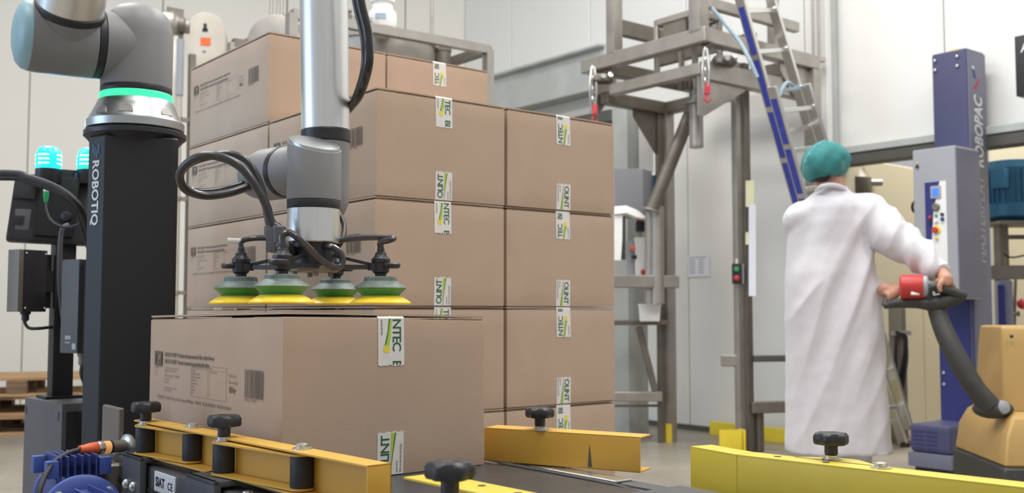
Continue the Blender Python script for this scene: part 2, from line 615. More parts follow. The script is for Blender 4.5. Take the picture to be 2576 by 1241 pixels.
        m = MB(); strip(m, [(-0.0045, 0.001), (-0.0015, 0.001), (-0.006, e * 0.6), (-0.0105, e), (-0.0135, e), (-0.0075, e * 0.5)]); m.build('green_swoosh', 'tape_leaf', tp)
        m = MB(); strip(m, [(-0.0015, 0.001), (0.001, 0.001), (-0.0005, e * 0.6), (-0.004, e), (-0.0105, e), (-0.006, e * 0.6)]); m.build('lime_swoosh', 'tape_lime', tp)
        m = MB(); strip(m, [(-0.009 + 0.0068 * math.cos(q * math.pi / 8), e + 0.004 + 0.0068 * math.sin(q * math.pi / 8)) for q in range(16)]); m.build('yellow_dot', 'tape_yellow', tp)
        m = MB()
        place(m, 'service de la bio', 0.0058, -0.020, 0.002 if down else Lt - 0.004, 0, 0.75)
        m.build('small_print', 'tape_grey', tp)
        # --- lower tape
        Lb = 0.070
        tp, place, P, sx, down = drop(end, False, Lb)
        g = MB()
        place(g, 'OLINT', 0.0232, 0.003, (Lb - 0.003) if down else 0.004, 0.0003, 0.86)
        g.build('lettering', 'tape_green', tp)
        def strip2(mb, pts):
            mb.add([P(a * sx, (Lb - b if down else b), 0.0004) for a, b in pts], [tuple(range(len(pts)))])
        m = MB(); strip2(m, [(-0.0005, 0.002), (-0.0015, 0.002), (-0.0075, Lb - 0.001), (-0.0105, Lb - 0.001)][::-1]); m.build('green_swoosh', 'tape_leaf', tp)
        m = MB(); strip2(m, [(0.0, 0.012), (-0.0005, 0.012), (-0.0075, Lb - 0.001), (-0.001, Lb - 0.001)][::-1]); m.build('lime_swoosh', 'tape_lime', tp)
        m = MB()
        place(m, 'faire au service de la bio', 0.0062, -0.0215, Lb - 0.002 if down else 0.003, 0, 0.82)
        place(m, 'ence et la', 0.0062, -0.0145, Lb - 0.002 if down else 0.003, 0, 0.82)
        m.build('small_print', 'tape_grey', tp)
    # --- printed long sides
    for sd in (-1,):
        X = V((-sd, 0, 0)); N = V((0, sd, 0))
        def Q(fx, fz):
            return X * (fx - LX / 2) + N * (hy + 0.0031) + Z * (HZ - fz)
        def tx(mb, body, size, fx, fz, bold=0.0, sp=1.0):
            mb.mesh(text_mesh(body, size, bold, sp), basis(Q(fx, fz), X, Z))
        def rect(mb, x0, x1, z0, z1):
            mb.add([Q(x0, z1), Q(x1, z1), Q(x1, z0), Q(x0, z0)], [(0, 1, 2, 3)])
        m = MB()
        rect(m, 0.034, 0.073, 0.067, 0.073); rect(m, 0.034, 0.073, 0.089, 0.095)
        rect(m, 0.034, 0.043, 0.073, 0.089); rect(m, 0.064, 0.073, 0.073, 0.089)
        for q in range(4):
            rect(m, 0.045 + q * 0.0045, 0.048 + q * 0.0045, 0.0745 + q * 0.002, 0.079 + q * 0.0025)
        rect(m, 0.048, 0.060, 0.084, 0.0875)
        m.build('leaf_stamp', 'ink', root)
        m = MB()
        tx(m, 'BIOSOY-0789F : Protéines de soja texturées Bio, mâche ferme', 0.0105, 0.088, 0.0755, 0.00022, 0.90)
        m.build('title_print', 'ink', root); m = MB()
        tx(m, 'BIOSOY-0789F : Organic textured soy proteins, firm bite', 0.0105, 0.088, 0.0885, 0.00022, 0.90)
        m.build('title_print', 'ink', root)
        m = MB(); tx(m, '10 kg', 0.0145, 0.392, 0.127, 0.0003, 0.9); m.build('weight_print', 'ink', root)
        m = MB()
        rows = [('Ingrédients : farine de soja texturée', 0.099), ('Ingredients : textured soy flour', 0.104), ('BIO - Lot / Batch : 17.06.2021', 0.114),
                ('A consommer', 0.120), ('Best before', 0.126), ('A conserver dans un endroit sec', 0.1365), ('Store in a dry place', 0.1415)]
        for tx_, z in rows:
            tx(m, tx_, 0.0068 if 'BIO' in tx_ else 0.0052, 0.088, z, 0, 0.95)
        m.build('text_print', 'ink_light', root); m = MB()
        for tx_, z in (('FR-BIO', 0.101), ('Agri.', 0.108), ('UE', 0.114)):
            tx(m, tx_, 0.0058, 0.034, z)
        m.build('text_print', 'ink_light', root); m = MB()
        cells = ['Energie', 'Protéines 100%', 'Matières grasses', 'Glucides', 'Dont sucres', 'Fibres', 'Sodium', 'Sel']
        tx(m, 'Valeurs nutritionnelles /100 g   Nutritional values', 0.0050, 0.226, 0.0915, 0, 0.95)
        for i, c in enumerate(cells):
            tx(m, c, 0.0058, 0.226, 0.0985 + i * 0.0058)
            tx(m, ['1390 kJ / 332 kcal', '52', '1.1', '19', '11', '15', '0.1', '0.2'][i], 0.0052, 0.304, 0.0985 + i * 0.0058)
        m.build('table_text', 'ink_light', root); m = MB()
        tx(m, 'Poids net', 0.0078, 0.392, 0.101); m.build('text_print', 'ink_light', root); m = MB()
        tx(m, 'Net weight', 0.0078, 0.392, 0.112)
        m.build('text_print', 'ink_light', root); m = MB()
        tx(m, 'BIOLINTEC   ZI Fond du Val, La Clé des Champs 47000 Agen   FRANCE   TEL 05 53 00 00 00   FAX 05 53 00 00 01', 0.0078, 0.052, 0.1565, 0.0001, 0.95)
        m.build('text_print', 'ink_light', root)
        m = MB()
        for (x0, x1, z0, z1) in ((0.222, 0.382, 0.0865, 0.0871), (0.222, 0.382, 0.0933, 0.0937), (0.222, 0.382, 0.1432, 0.1437),
                                 (0.222, 0.2228, 0.0865, 0.1437), (0.3812, 0.382, 0.0865, 0.1437), (0.300, 0.3006, 0.0933, 0.1437)):
            rect(m, x0, x1, z0, z1)
        m.build('table_print', 'ink_light', root)
        m = MB()
        rnd = random.Random(5); x = 0.457
        while x < 0.524:
            w = rnd.choice((0.0009, 0.0016, 0.0024, 0.0031))
            rect(m, x, min(x + w, 0.526), 0.085, 0.131)
            x += w + rnd.choice((0.0010, 0.0016, 0.0023))
        tx(m, '3  760121  120015', 0.0065, 0.455, 0.1365, 0, 0.9)
        m.build('barcode', 'ink', root)
    return root

ROTL = math.atan2(-0.7826, 0.6225)       # local +x towards the taped end that faces the camera
C0 = V((-0.356, 1.607, 0))
def cv(a, b, z):
    return C0 + A2 * a + B2 * b + V((0, 0, z))

carton_c = make_carton(1, 0.008)
carton_c.location = cv(-0.3, 0.2, 0.654)
carton_c.rotation_euler = (0, 0, ROTL)
tag(carton_c, 'brown printed carton standing on the belt conveyor under the suction cups', 'box')

S0 = V((-0.327, 2.46, 0))
proto = make_carton(0)
proto2 = make_carton(1)
used = set()
GRP = 'cartons stacked on the pallet'
order = ['lowest layer', 'fifth layer from the top', 'fourth layer from the top', 'third layer from the top', 'second layer from the top', 'top']
where = {(0, 0): 'edge beside the conveyor', (0, 1): 'corner facing the steel platform',
         (1, 0): 'back edge behind the robot column', (1, 1): 'back edge by the hopper'}
rj = random.Random(3)
for k in range(6):
    for ia in (0, 1):
        for ib in (0, 1):
            if k == 5 and ia == 0:
                continue
            src = proto if (k + ib) % 2 == 0 else proto2
            c = S0 - A2 * (0.3 + 0.6 * ia) + B2 * (0.2 + (0.0 if ib == 0 else 0.4)) 
            c += A2 * rj.uniform(-0.0012, 0.0012) + B2 * rj.uniform(-0.001, 0.001)
            c.z = 0.1445 + 0.2651 * k
            lab = 'brown carton, %s of stack, %s' % (order[k], where[(ia, ib)])
            if k == 5:
                lab = 'topmost brown carton of the stack, %s' % ('above the printed side behind the robot arm tube' if ib == 0 else 'beside the hopper frame')
            rz = ROTL + (math.pi if ib == 1 else 0) + rj.uniform(-0.004, 0.004)
            if src.name not in used:
                used.add(src.name); o = src
                o.location = c; o.rotation_euler = (0, 0, rz); o['label'] = lab
            else:
                o = dup(src, c, rz, lab)
            o['group'] = GRP

def make_pallet(name, label, loc, rotz, group=None, dark=False):
    r = thing(name, label, 'pallet', (0, 0, 0), group)
    w = 'wood_dark' if dark else 'wood'
    for i in range(5):
        y = -0.4 + 0.0725 + i * (0.8 - 0.145) / 4
        MB().box((0, y, 0.133), (1.2, 0.145 if i % 2 == 0 else 0.1, 0.022)).build('deck_board', 'wood', r, bevel=0.002, seg=1)
    for x in (-0.5275, 0, 0.5275):
        MB().box((x, 0, 0.111), (0.145, 0.8, 0.022)).build('stringer_board', w, r, bevel=0.002, seg=1)
        for y in (-0.35, 0, 0.35):
            MB().box((x, y, 0.061), (0.145, 0.1, 0.078)).build('block', w, r, bevel=0.002, seg=1)
    for y in (-0.35, 0, 0.35):
        MB().box((0, y, 0.011), (1.2, 0.1, 0.022)).build('base_board', 'wood', r, bevel=0.002, seg=1)
    r.location = loc; r.rotation_euler = (0, 0, rotz)
    return r
pc = S0 - A2 * 0.6 + B2 * 0.4
make_pallet('pallet', 'wooden pallet carrying the carton stack', (pc.x, pc.y, 0), ROTL)
gl = at(20, 1090, 7.95)
bp = make_pallet('pallet', 'worn wooden pallet lying lowest of the pile on the floor by the back wall', (gl.x - 0.15, 8.15, 0.0), math.radians(12), 'pallets piled by the back wall', True)
zz = 0.144
for i, (lb, dx, ry) in enumerate((('worn wooden pallet in the middle of the pile by the back wall', -0.1, 9), ('worn wooden pallet on top of the pile by the back wall', 0.18, 15))):
    dup(bp, (gl.x - 0.15 + dx, 8.15 + 0.02 * i, zz + 0.001), math.radians(ry), lb)
    zz += 0.145
# ------------------------------------------------------------------ belt conveyor
conv = thing('belt_conveyor', 'dark grey belt conveyor carrying the carton between yellow guide rails', 'conveyor', cv(0.2, 0.2, 0))
def cbox(a0, a1, b0, b1, z0, z1):
    return [cv(a0, b0, z0), cv(a1, b0, z0), cv(a1, b1, z0), cv(a0, b1, z0), cv(a0, b0, z1), cv(a1, b0, z1), cv(a1, b1, z1), cv(a0, b1, z1)]
AE0, AE1 = -0.56, 1.25
for b0, b1 in ((-0.10, -0.06), (0.47, 0.51)):
    MB().hexa(cbox(AE0, AE1, b0, b1, 0.50, 0.664 if b0 < 0 else 0.648)).build('side_frame', 'conveyor_grey', conv, bevel=0.006)
for b0, b1 in ((-0.062, -0.02), (0.42, 0.472)):
    MB().hexa(cbox(AE0 + 0.01, AE1, b0, b1, 0.62, 0.644)).build('edge_plate', 'conveyor_metal', conv, bevel=0.003)
# groove line along the near frame
MB().hexa(cbox(AE0 + 0.02, AE1, -0.1035, -0.099, 0.622, 0.628)).build('frame_groove', 'black_plastic', conv)
# belt: a flat loop with round ends
m = MB(); prof = []
n = 10; r = 0.03; x0, x1 = -0.60, 1.22; zc = 0.6535 - r
for i in range(n + 1):
    t = math.pi / 2 + math.pi * i / n; prof.append((x0 + r * math.cos(t), zc + r * math.sin(t)))
for i in range(n + 1):
    t = -math.pi / 2 + math.pi * i / n; prof.append((x1 + r * math.cos(t), zc + r * math.sin(t)))
m.prism(prof, cv(0, 0.42, 0), A2, Z, 0.44)
m.build('belt', 'belt', conv, angle=30)
MB().tube([cv(0.0, 0.43, 0.650), cv(0.24, 0.43, 0.650), cv(0.33, 0.425, 0.648), cv(0.38, 0.39, 0.645), cv(0.40, 0.30, 0.642)], 0.007, 8).build('belt_edge', 'black_rubber', conv)
MB().hexa(cbox(0.40, 0.56, 0.02, 0.46, 0.652, 0.664)).build('cross_cover', 'conveyor_grey', conv, bevel=0.004)
MB().hexa(cbox(-0.02, 0.26, 0.462, 0.50, 0.648, 0.652)).build('wear_strip', 'zinc', conv, bevel=0.001, seg=1)
# legs and feet
for a in (-0.45, 0.9):
    for b in (-0.08, 0.49):
        l = MB().hexa(cbox(a - 0.03, a + 0.03, b - 0.03, b + 0.03, 0.012, 0.50)).build('leg', 'conveyor_grey', conv, bevel=0.004)
        MB().cyl(cv(a, b, 0), cv(a, b, 0.014), 0.045).build('foot_plate', 'conveyor_metal', l)
# brackets that hold the guide posts
for a, bp_ in ((-0.335, -0.095), (-0.032, -0.0555)):
    w = 0.045 if a < -0.1 else 0.055
    m = MB()
    m.hexa(cbox(a - w, a + w, -0.116, -0.104, 0.52, 0.678))
    m.hexa(cbox(a - w, a + w, -0.116, bp_ + 0.03, 0.669, 0.678))
    br = m.build('post_bracket', 'conveyor_grey', conv, bevel=0.004)
    for da in (-0.018, 0.018):
        MB().ball(cv(a + da, -0.1165, 0.628), (0.0085, 0.0085, 0.0085), 12, 8).build('bolt', 'zinc', br)
# bolted end plate
m = MB().hexa(cbox(AE0 - 0.05, AE0 + 0.12, -0.125, -0.085, 0.50, 0.652))
ep = m.build('end_plate', 'stainless_dark', conv, bevel=0.012, seg=3)
for a, z in ((-0.575, 0.632), (-0.575, 0.58), (-0.53, 0.622), (-0.495, 0.60), (-0.53, 0.57)):
    MB().lathe(cv(a, -0.124, z), -B2, [(0.012, 0), (0.012, 0.003), (0.009, 0.007), (0.003, 0.010)], 16).build('bolt', 'conveyor_metal', ep)
MB().hexa(cbox(AE0 - 0.04, AE0 + 0.06, -0.085, -0.075, 0.645, 0.745)).build('sensor_plate', 'stainless_dark', conv, bevel=0.002, seg=1)
MB().cyl(cv(AE0 + 0.02, -0.15, 0.525), cv(AE0 + 0.02, -0.10, 0.525), 0.016).build('shaft_end', 'cream_plastic', conv, bevel=0.003)
# maker's plate
lp = MB().hexa(cbox(-0.258, -0.166, -0.1022, -0.0995, 0.585, 0.660)).build('rating_plate', 'panel_white', conv)
lp['label'] = 'white plate lettered SIAT with CE mark'
m = MB()
m.mesh(text_mesh('SIAT', 0.021, 0.0007, 1.0), basis(cv(-0.252, -0.1026, 0.637), A2, Z))
m.mesh(text_mesh('C E', 0.017, 0.0003, 0.8), basis(cv(-0.197, -0.1026, 0.637), A2, Z))
m.add([cv(-0.255, -0.1026, 0.628), cv(-0.169, -0.1026, 0.628), cv(-0.169, -0.1026, 0.6272), cv(-0.255, -0.1026, 0.6272)], [(0, 1, 2, 3)])
m.build('lettering', 'black_plastic', lp)
for a in (-0.13, 0.06, 0.2, 0.34):
    MB().lathe(cv(a, -0.08, 0.664), Z, [(0.008, 0), (0.007, 0.003), (0.002, 0.004)], 12).build('screw', 'zinc', conv)

# ------------------------------------------------------------------ guide rails
def channel(path, side, z0, z1, w, t=0.003, endcap=None, web_from=0.0):
    """C profile swept along (a,b) points; flanges reach out by w on the given side (-1 towards the robot motor, +1 away)"""
    m = MB()
    def off(i, d):
        p = V((path[i][0], path[i][1])); 
        q = V((path[min(i + 1, len(path) - 1)][0], path[min(i + 1, len(path) - 1)][1])) - V((path[max(i - 1, 0)][0], path[max(i - 1, 0)][1]))
        q.normalize(); nrm = V((-q.y, q.x)) * side
        p = p + nrm * d
        return p
    N = len(path)
    for zz0, zz1 in ((z0, z0 + t), (z1 - t, z1)):
        for i in range(N - 1):
            a, b, c, d = off(i, 0), off(i + 1, 0), off(i + 1, w), off(i, w)
            m.hexa([cv(a.x, a.y, zz0), cv(b.x, b.y, zz0), cv(c.x, c.y, zz0), cv(d.x, d.y, zz0),
                    cv(a.x, a.y, zz1), cv(b.x, b.y, zz1), cv(c.x, c.y, zz1), cv(d.x, d.y, zz1)])
    for i in range(N - 1):
        a, b, c, d = off(i, 0), off(i + 1, 0), off(i + 1, t), off(i, t)
        if i == 0 and web_from:
            k = web_from
            a = a + (b - a) * k; d = d + (c - d) * k
        m.hexa([cv(a.x, a.y, z0), cv(b.x, b.y, z0), cv(c.x, c.y, z0), cv(d.x, d.y, z0),
                cv(a.x, a.y, z1), cv(b.x, b.y, z1), cv(c.x, c.y, z1), cv(d.x, d.y, z1)])
    if endcap is not None:
        i = endcap
        a, d = off(i, 0), off(i, w)
        e = V((path[i][0] - path[i - 1][0], path[i][1] - path[i - 1][1])) if i else V((path[0][0] - path[1][0], path[0][1] - path[1][1]))
        e = e.normalized() * -t
        m.hexa([cv(a.x, a.y, z0), cv(d.x, d.y, z0), cv(d.x + e.x, d.y + e.y, z0), cv(a.x + e.x, a.y + e.y, z0),
                cv(a.x, a.y, z1), cv(d.x, d.y, z1), cv(d.x + e.x, d.y + e.y, z1), cv(a.x + e.x, a.y + e.y, z1)])
    return m

def knob(parent, p, s=1.0):
    p = V(p)
    lobes = lambda t: 1.0 + 0.085 * math.cos(6 * t)
    k = MB().lathe(p, Z, [(0.0075 * s, 0.006), (0.0095 * s, 0.008), (0.0095 * s, 0.022 * s)], 20).build('clamp_knob', 'black_plastic', parent)
    MB().lathe(p + Z * 0.020 * s, Z, [(0.011 * s, 0), (0.0225 * s, 0.002 * s), (0.0242 * s, 0.005 * s), (0.0242 * s, 0.014 * s), (0.021 * s, 0.0185 * s), (0.008 * s, 0.0195 * s), (0.004 * s, 0.018 * s)],
                36, star=lobes).build('star_grip', 'black_plastic', k, angle=50)
    m = MB().lathe(p, Z, [(0.0135 * s, 0), (0.0135 * s, 0.002), (0.0105 * s, 0.0022), (0.0105 * s, 0.0065)], 20, star=lambda t: 1 + 0.03 * math.cos(18 * t))
    m.build('washer', 'zinc', k)
    return k

def nut(parent, p):
    m = MB().lathe(p, Z, [(0.014, 0), (0.014, 0.002), (0.0085, 0.0025), (0.0085, 0.007), (0.004, 0.0085)], 18)
    m.build('pivot_nut', 'zinc', parent)

def link(parent, P, Q, z0, z1, material):
    """hinged arm between post P and pivot Q, (a,b) coordinates, two plates, a web and rubber sleeves"""
    P, Q = V(P), V(Q); d = (Q - P).normalized(); n = V((-d.y, d.x))
    m = MB()
    def outline(r):
        o = []
        for i in range(9):
            t = math.pi / 2 + math.pi * i / 8
            o.append(P + d * (r * math.cos(t)) + n * (r * math.sin(t)))
        for i in range(9):
            t = -math.pi / 2 + math.pi * i / 8
            o.append(Q + d * (r * math.cos(t)) + n * (r * math.sin(t)))
        return o
    for zz in (z0, z1 - 0.003):
        o = outline(0.018)
        m.prism([(p.x, p.y) for p in o], C0 + V((0, 0, zz)), A2, B2, 0.003)
    a = P + n * 0.015 + d * 0.014; b = Q + n * 0.015; c = b - n * 0.003; e = a - n * 0.003
    m.hexa([cv(a.x, a.y, z0), cv(b.x, b.y, z0), cv(c.x, c.y, z0), cv(e.x, e.y, z0), cv(a.x, a.y, z1), cv(b.x, b.y, z1), cv(c.x, c.y, z1), cv(e.x, e.y, z1)])
    la = m.build('link_arm', material, parent)
    for p in (P, Q):
        MB().lathe(cv(p.x, p.y, z0 + 0.0035), Z, [(0.0158, 0), (0.0165, 0.002), (0.0165, z1 - z0 - 0.009), (0.0158, z1 - z0 - 0.007)], 24).build('rubber_sleeve', 'black_rubber', la)

g1 = thing('guide_rail', 'amber yellow guide rail on two hinged arms with black rubber sleeves', 'guide rail', cv(0, -0.05, 0.654))
channel([(-0.377, -0.063), (0.0, -0.042), (0.355, -0.021)], -1, 0.675, 0.735, 0.036, endcap=2).build('channel', 'amber_paint', g1, bevel=0.001, seg=2)
link(g1, (-0.335, -0.092), (-0.186, -0.066), 0.6795, 0.7295, 'amber_paint')
link(g1, (-0.032, -0.078), (0.165, -0.048), 0.6795, 0.7295, 'amber_paint')
knob(g1, cv(-0.335, -0.092, 0.7297)); knob(g1, cv(-0.032, -0.078, 0.7297))
nut(g1, cv(-0.186, -0.066, 0.735)); nut(g1, cv(0.165, -0.048, 0.735))
for p in ((-0.335, -0.092), (-0.032, -0.078)):
    MB().cyl(cv(p[0], p[1], 0.677), cv(p[0], p[1], 0.68), 0.008).build('post', 'zinc', g1)

g2 = thing('guide_rail', 'amber yellow guide rail behind the carton with scratched web', 'guide rail', cv(0.1, 0.48, 0.646))
channel([(-0.045, 0.4255), (0.236, 0.543)], 1, 0.654, 0.714, 0.05).build('channel', 'amber_paint', g2, bevel=0.0015, seg=2)
knob(g2, cv(0.045, 0.483, 0.714)); nut(g2, cv(0.058, 0.478, 0.714))
# dark scar on the web: a notch of bare metal with its own outline
pa = V((0.150, 0.507)); dd = V((0.281, 0.1175)).normalized(); nn = V((dd.y, -dd.x)) * 0.0006
q = [pa - dd * 0.0035 + nn, pa + dd * 0.0045 + nn, pa + nn]
MB().add([cv(q[0].x, q[0].y, 0.658), cv(q[1].x, q[1].y, 0.657), cv(q[2].x, q[2].y, 0.696), cv(q[2].x - dd.x * 0.0008, q[2].y - dd.y * 0.0008, 0.690)], [(0, 1, 2, 3)]).build('scratch', 'dark_beam', g2)
MB().cyl(cv(0.10, 0.50, 0.648), cv(0.10, 0.50, 0.656), 0.006).build('post', 'zinc', g2)

g3 = thing('guide_rail', 'lemon yellow guide rail with drilled top flange on the platform side of the conveyor', 'guide rail', cv(0.6, 0.56, 0.643))
ch = channel([(0.343, 0.549), (0.452, 0.530), (0.87, 0.576), (1.22, 0.61)], 1, 0.643, 0.709, 0.045, endcap=0).build('channel', 'lemon_paint', g3, bevel=0.003, seg=2)
for a, b in ((0.505, 0.560), (0.585, 0.566), (0.95, 0.605)):
    MB().cyl(cv(a, b, 0.7088), cv(a, b, 0.7095), 0.0055, n=16).build('drill_hole', 'truck_black', g3)
MB().prism([(0.52, 0.575), (0.66, 0.59), (0.60, 0.625), (0.56, 0.622)], C0 + V((0, 0, 0.706)), A2, B2, 0.003).build('knob_plate', 'lemon_paint', g3)
knob(g3, cv(0.572, 0.598, 0.7092)); nut(g3, cv(0.665, 0.578, 0.7092))
MB().cyl(cv(0.60, 0.59, 0.50), cv(0.60, 0.59, 0.645), 0.012).build('post', 'conveyor_metal', g3)
MB().hexa(cbox(0.57, 0.63, 0.505, 0.61, 0.49, 0.50)).build('post_bracket', 'conveyor_grey', g3)

g4 = thing('guide_rail', 'pale lemon guide rail with pointed flange tip in front of the carton', 'guide rail', cv(0.7, -0.02, 0.66))
channel([(0.385, 0.026), (0.62, 0.034), (1.22, 0.05)], -1, 0.668, 0.722, 0.05, web_from=0.2).build('channel', 'lemon_paint', g4, bevel=0.0015, seg=2)
for a, b in ((0.50, 0.012), (0.565, 0.014)):
    MB().cyl(cv(a, b, 0.7218), cv(a, b, 0.7225), 0.005, n=16).build('drill_hole', 'truck_black', g4)
link(g4, (0.592, -0.098), (0.76, 0.0), 0.684, 0.730, 'lemon_paint')
knob(g4, cv(0.592, -0.098, 0.7305), 1.02)
MB().cyl(cv(0.592, -0.098, 0.648), cv(0.592, -0.098, 0.685), 0.010).build('post', 'zinc', g4)

# ------------------------------------------------------------------ proximity sensor on the conveyor end
sp0 = cv(AE0 - 0.005, -0.095, 0.685)
ps = thing('proximity_sensor', 'small cylindrical sensor with orange plug beside the blue gear motor', 'sensor', sp0)
ax = (at(258, 1128, 1.83) - at(325, 1118, 1.93)); 
P0 = at(322, 1121, 1.935); P1 = at(200, 1132, 1.86); D = (P1 - P0); L = D.length; D.normalize()
MB().lathe(P0, D, [(0.011, 0), (0.011, L * 0.36)], 20).build('body', 'stainless_dark', ps, bevel=0.0008, seg=1)
MB().lathe(P0, D, [(0.012, L * 0.36), (0.012, L * 0.40)], 20).build('collar', 'black_plastic', ps)
MB().lathe(P0, D, [(0.0115, L * 0.40), (0.0115, L * 0.52)], 20).build('indicator_lens', 'amber_lens', ps)
MB().lathe(P0, D, [(0.0105, L * 0.52), (0.0122, L * 0.54), (0.0122, L * 0.62), (0.0105, L * 0.64)], 20, star=lambda t: 1 + 0.04 * math.cos(12 * t)).build('threaded_ring', 'zinc', ps)
MB().lathe(P0, D, [(0.0095, L * 0.62), (0.0115, L * 0.68), (0.0105, L * 0.80), (0.0078, L * 0.93), (0.0078, L)], 20).build('plug', 'orange', ps)
MB().lathe(P0 - D * 0.004, D, [(0.019, 0), (0.021, 0.003), (0.021, 0.008), (0.015, 0.012)], 22).build('locking_nut', 'zinc', ps)
br = P0 - Z * 0.015
MB().prism([(-0.026, -0.02), (0.02, -0.02), (0.012, 0.0), (-0.010, 0.0)], br + D * 0.006, V((D.x, D.y, 0)).normalized(), Z, 0.004).build('mount_bracket', 'zinc', ps)
MB().tube([P1, at(170, 1142, 1.84), at(135, 1165, 1.80), at(108, 1210, 1.76), at(95, 1260, 1.74), at(90, 1330, 1.74)], 0.0046, 10).build('cable', 'black_rubber', ps)

# ------------------------------------------------------------------ blue gear motor
gm_c = cv(-0.40, -0.215, 0.0)
gm = thing('gear_motor', 'blue ribbed gear motor bolted below the conveyor end', 'motor', V((gm_c.x, gm_c.y, 0.45)))
# gearbox block with ribs, then round flange, then finned motor
gx, gy = A2, B2
c = at(178, 1195, 1.86)
R = Matrix((gx, gy, Z)).transposed()
MB().box(c - Z * 0.058, (0.10, 0.078, 0.12), R).build('gearbox', 'motor_blue', gm, bevel=0.008, seg=2)
for i in range(6):
    p = c + gy * (-0.030 + i * 0.012) + Z * 0.014
    MB().box(p, (0.100, 0.0038, 0.05), R).build('cooling_rib', 'motor_blue', gm, bevel=0.0015, seg=1)
for da, db in ((-0.044, -0.044), (0.044, -0.044), (-0.044, 0.044), (0.044, 0.044)):
    MB().box(c + gx * da + gy * db + Z * 0.018, (0.020, 0.020, 0.030), R).build('mounting_lug', 'motor_blue_light', gm, bevel=0.003)
MB().lathe(c + gx * -0.075 - Z * 0.035, gx, [(0.012, -0.01), (0.036, 0.0), (0.046, 0.006), (0.046, 0.02), (0.04, 0.026)], 28).build('output_cover', 'motor_blue_light', gm)
MB().lathe(c + gx * -0.09 - Z * 0.035 - gy * 0.01, gx, [(0.010, -0.006), (0.012, 0.0), (0.012, 0.008)], 18).build('shaft_bolt', 'zinc', gm)
fc = at(205, 1300, 1.69)
ax = A2.copy()
MB().lathe(fc, ax, [(0.03, -0.012), (0.062, -0.010), (0.066, -0.006), (0.066, 0.004), (0.060, 0.008), (0.045, 0.01)], 40).build('flange', 'motor_blue_light', gm)
for i in range(4):
    t = math.radians(45 + 90 * i)
    x, y, d = frame_z(ax)
    p = fc + x * (0.055 * math.cos(t)) + y * (0.055 * math.sin(t))
    MB().lathe(p, ax, [(0.007, 0.0), (0.007, 0.012), (0.003, 0.014)], 6).build('flange_bolt', 'zinc', gm)
mb = fc + ax * 0.008
MB().lathe(mb, ax, [(0.040, 0), (0.046, 0.012), (0.046, 0.33), (0.040, 0.345), (0.015, 0.35)], 32).build('motor_body', 'motor_blue', gm)
for i in range(16):
    t = 2 * math.pi * i / 16
    x, y, d = frame_z(ax)
    rd = x * math.cos(t) + y * math.sin(t); tn = d.cross(rd)
    MB().box(mb + ax * 0.15 + rd * 0.049, (0.012, 0.003, 0.25), Matrix((rd, tn, d)).transposed()).build('cooling_fin', 'motor_blue', gm)
lid_c = at(400, 1276, 1.45)
MB().box(lid_c, (0.075, 0.06, 0.02), Matrix((A2, B2, Z)).transposed()).build('terminal_lid', 'cream_plastic', gm, bevel=0.008, seg=3)
MB().box(V((lid_c.x, lid_c.y, (lid_c.z + mb.z) / 2 + 0.01)), (0.066, 0.052, lid_c.z - mb.z - 0.02), Matrix((A2, B2, Z)).transposed()).build('terminal_box', 'motor_blue', gm, bevel=0.004)
# ------------------------------------------------------------------ robot column
RBX, RBY = -0.919, 2.5
rc = thing('robot_column', 'tall black robot column lettered ROBOTIQ behind the conveyor', 'column', (RBX, RBY, 0))
poly = [(-0.066, -0.098), (0.086, -0.098), (0.098, -0.086), (0.098, 0.086), (0.086, 0.098), (-0.066, 0.098), (-0.102, 0.050), (-0.102, -0.050)]
ca, sa = math.cos(math.radians(20)), math.sin(math.radians(20))
cx_, cy_ = V((ca, sa, 0)), V((-sa, ca, 0))
MB().prism(poly, (RBX, RBY, 0.02), cx_, cy_, 1.318).build('shaft', 'black_coat', rc, bevel=0.006, seg=3)
MB().box((RBX, RBY, 0.01), (0.42, 0.42, 0.02), Matrix((cx_, cy_, Z)).transposed()).build('base_plate', 'black_coat', rc, bevel=0.003)
MB().lathe((RBX, RBY, 1.338), Z, [(0.098, -0.012), (0.112, 0.004), (0.119, 0.010), (0.119, 0.020), (0.112, 0.024)], 48).build('top_plate', 'black_plastic', rc)
# lettering on the chamfered edge, read downwards
pA = V((RBX, RBY, 0)) + cx_ * poly[7][0] + cy_ * poly[7][1]
pB = V((RBX, RBY, 0)) + cx_ * poly[0][0] + cy_ * poly[0][1]
fx = (pB - pA).normalized(); fn = fx.cross(Z)
mid = (pA + pB) / 2 + fn * 0.0012
me = text_mesh('ROBOTIQ', 0.034, 0.0009, 1.02)
m = MB().mesh(me, basis(mid - fx * 0.012 + Z * (at(243, 405, 2.42).z), -Z, fx))
m.build('lettering', 'white_ink', rc)
zt = at(243, 400, 2.42).z
m = MB()
for i, (x0, z0, z1) in enumerate(((-0.014, 0.014, 0.033), (-0.007, 0.008, 0.027), (0.0, 0.002, 0.021), (0.007, 0.010, 0.033))):
    o = mid + fx * x0 + Z * zt
    m.add([o + Z * z0, o + fx * 0.0045 + Z * (z0 - 0.003), o + fx * 0.0045 + Z * (z1 - 0.001), o + Z * z1], [(0, 1, 2, 3)])
m.build('logo', 'logo_blue', rc)

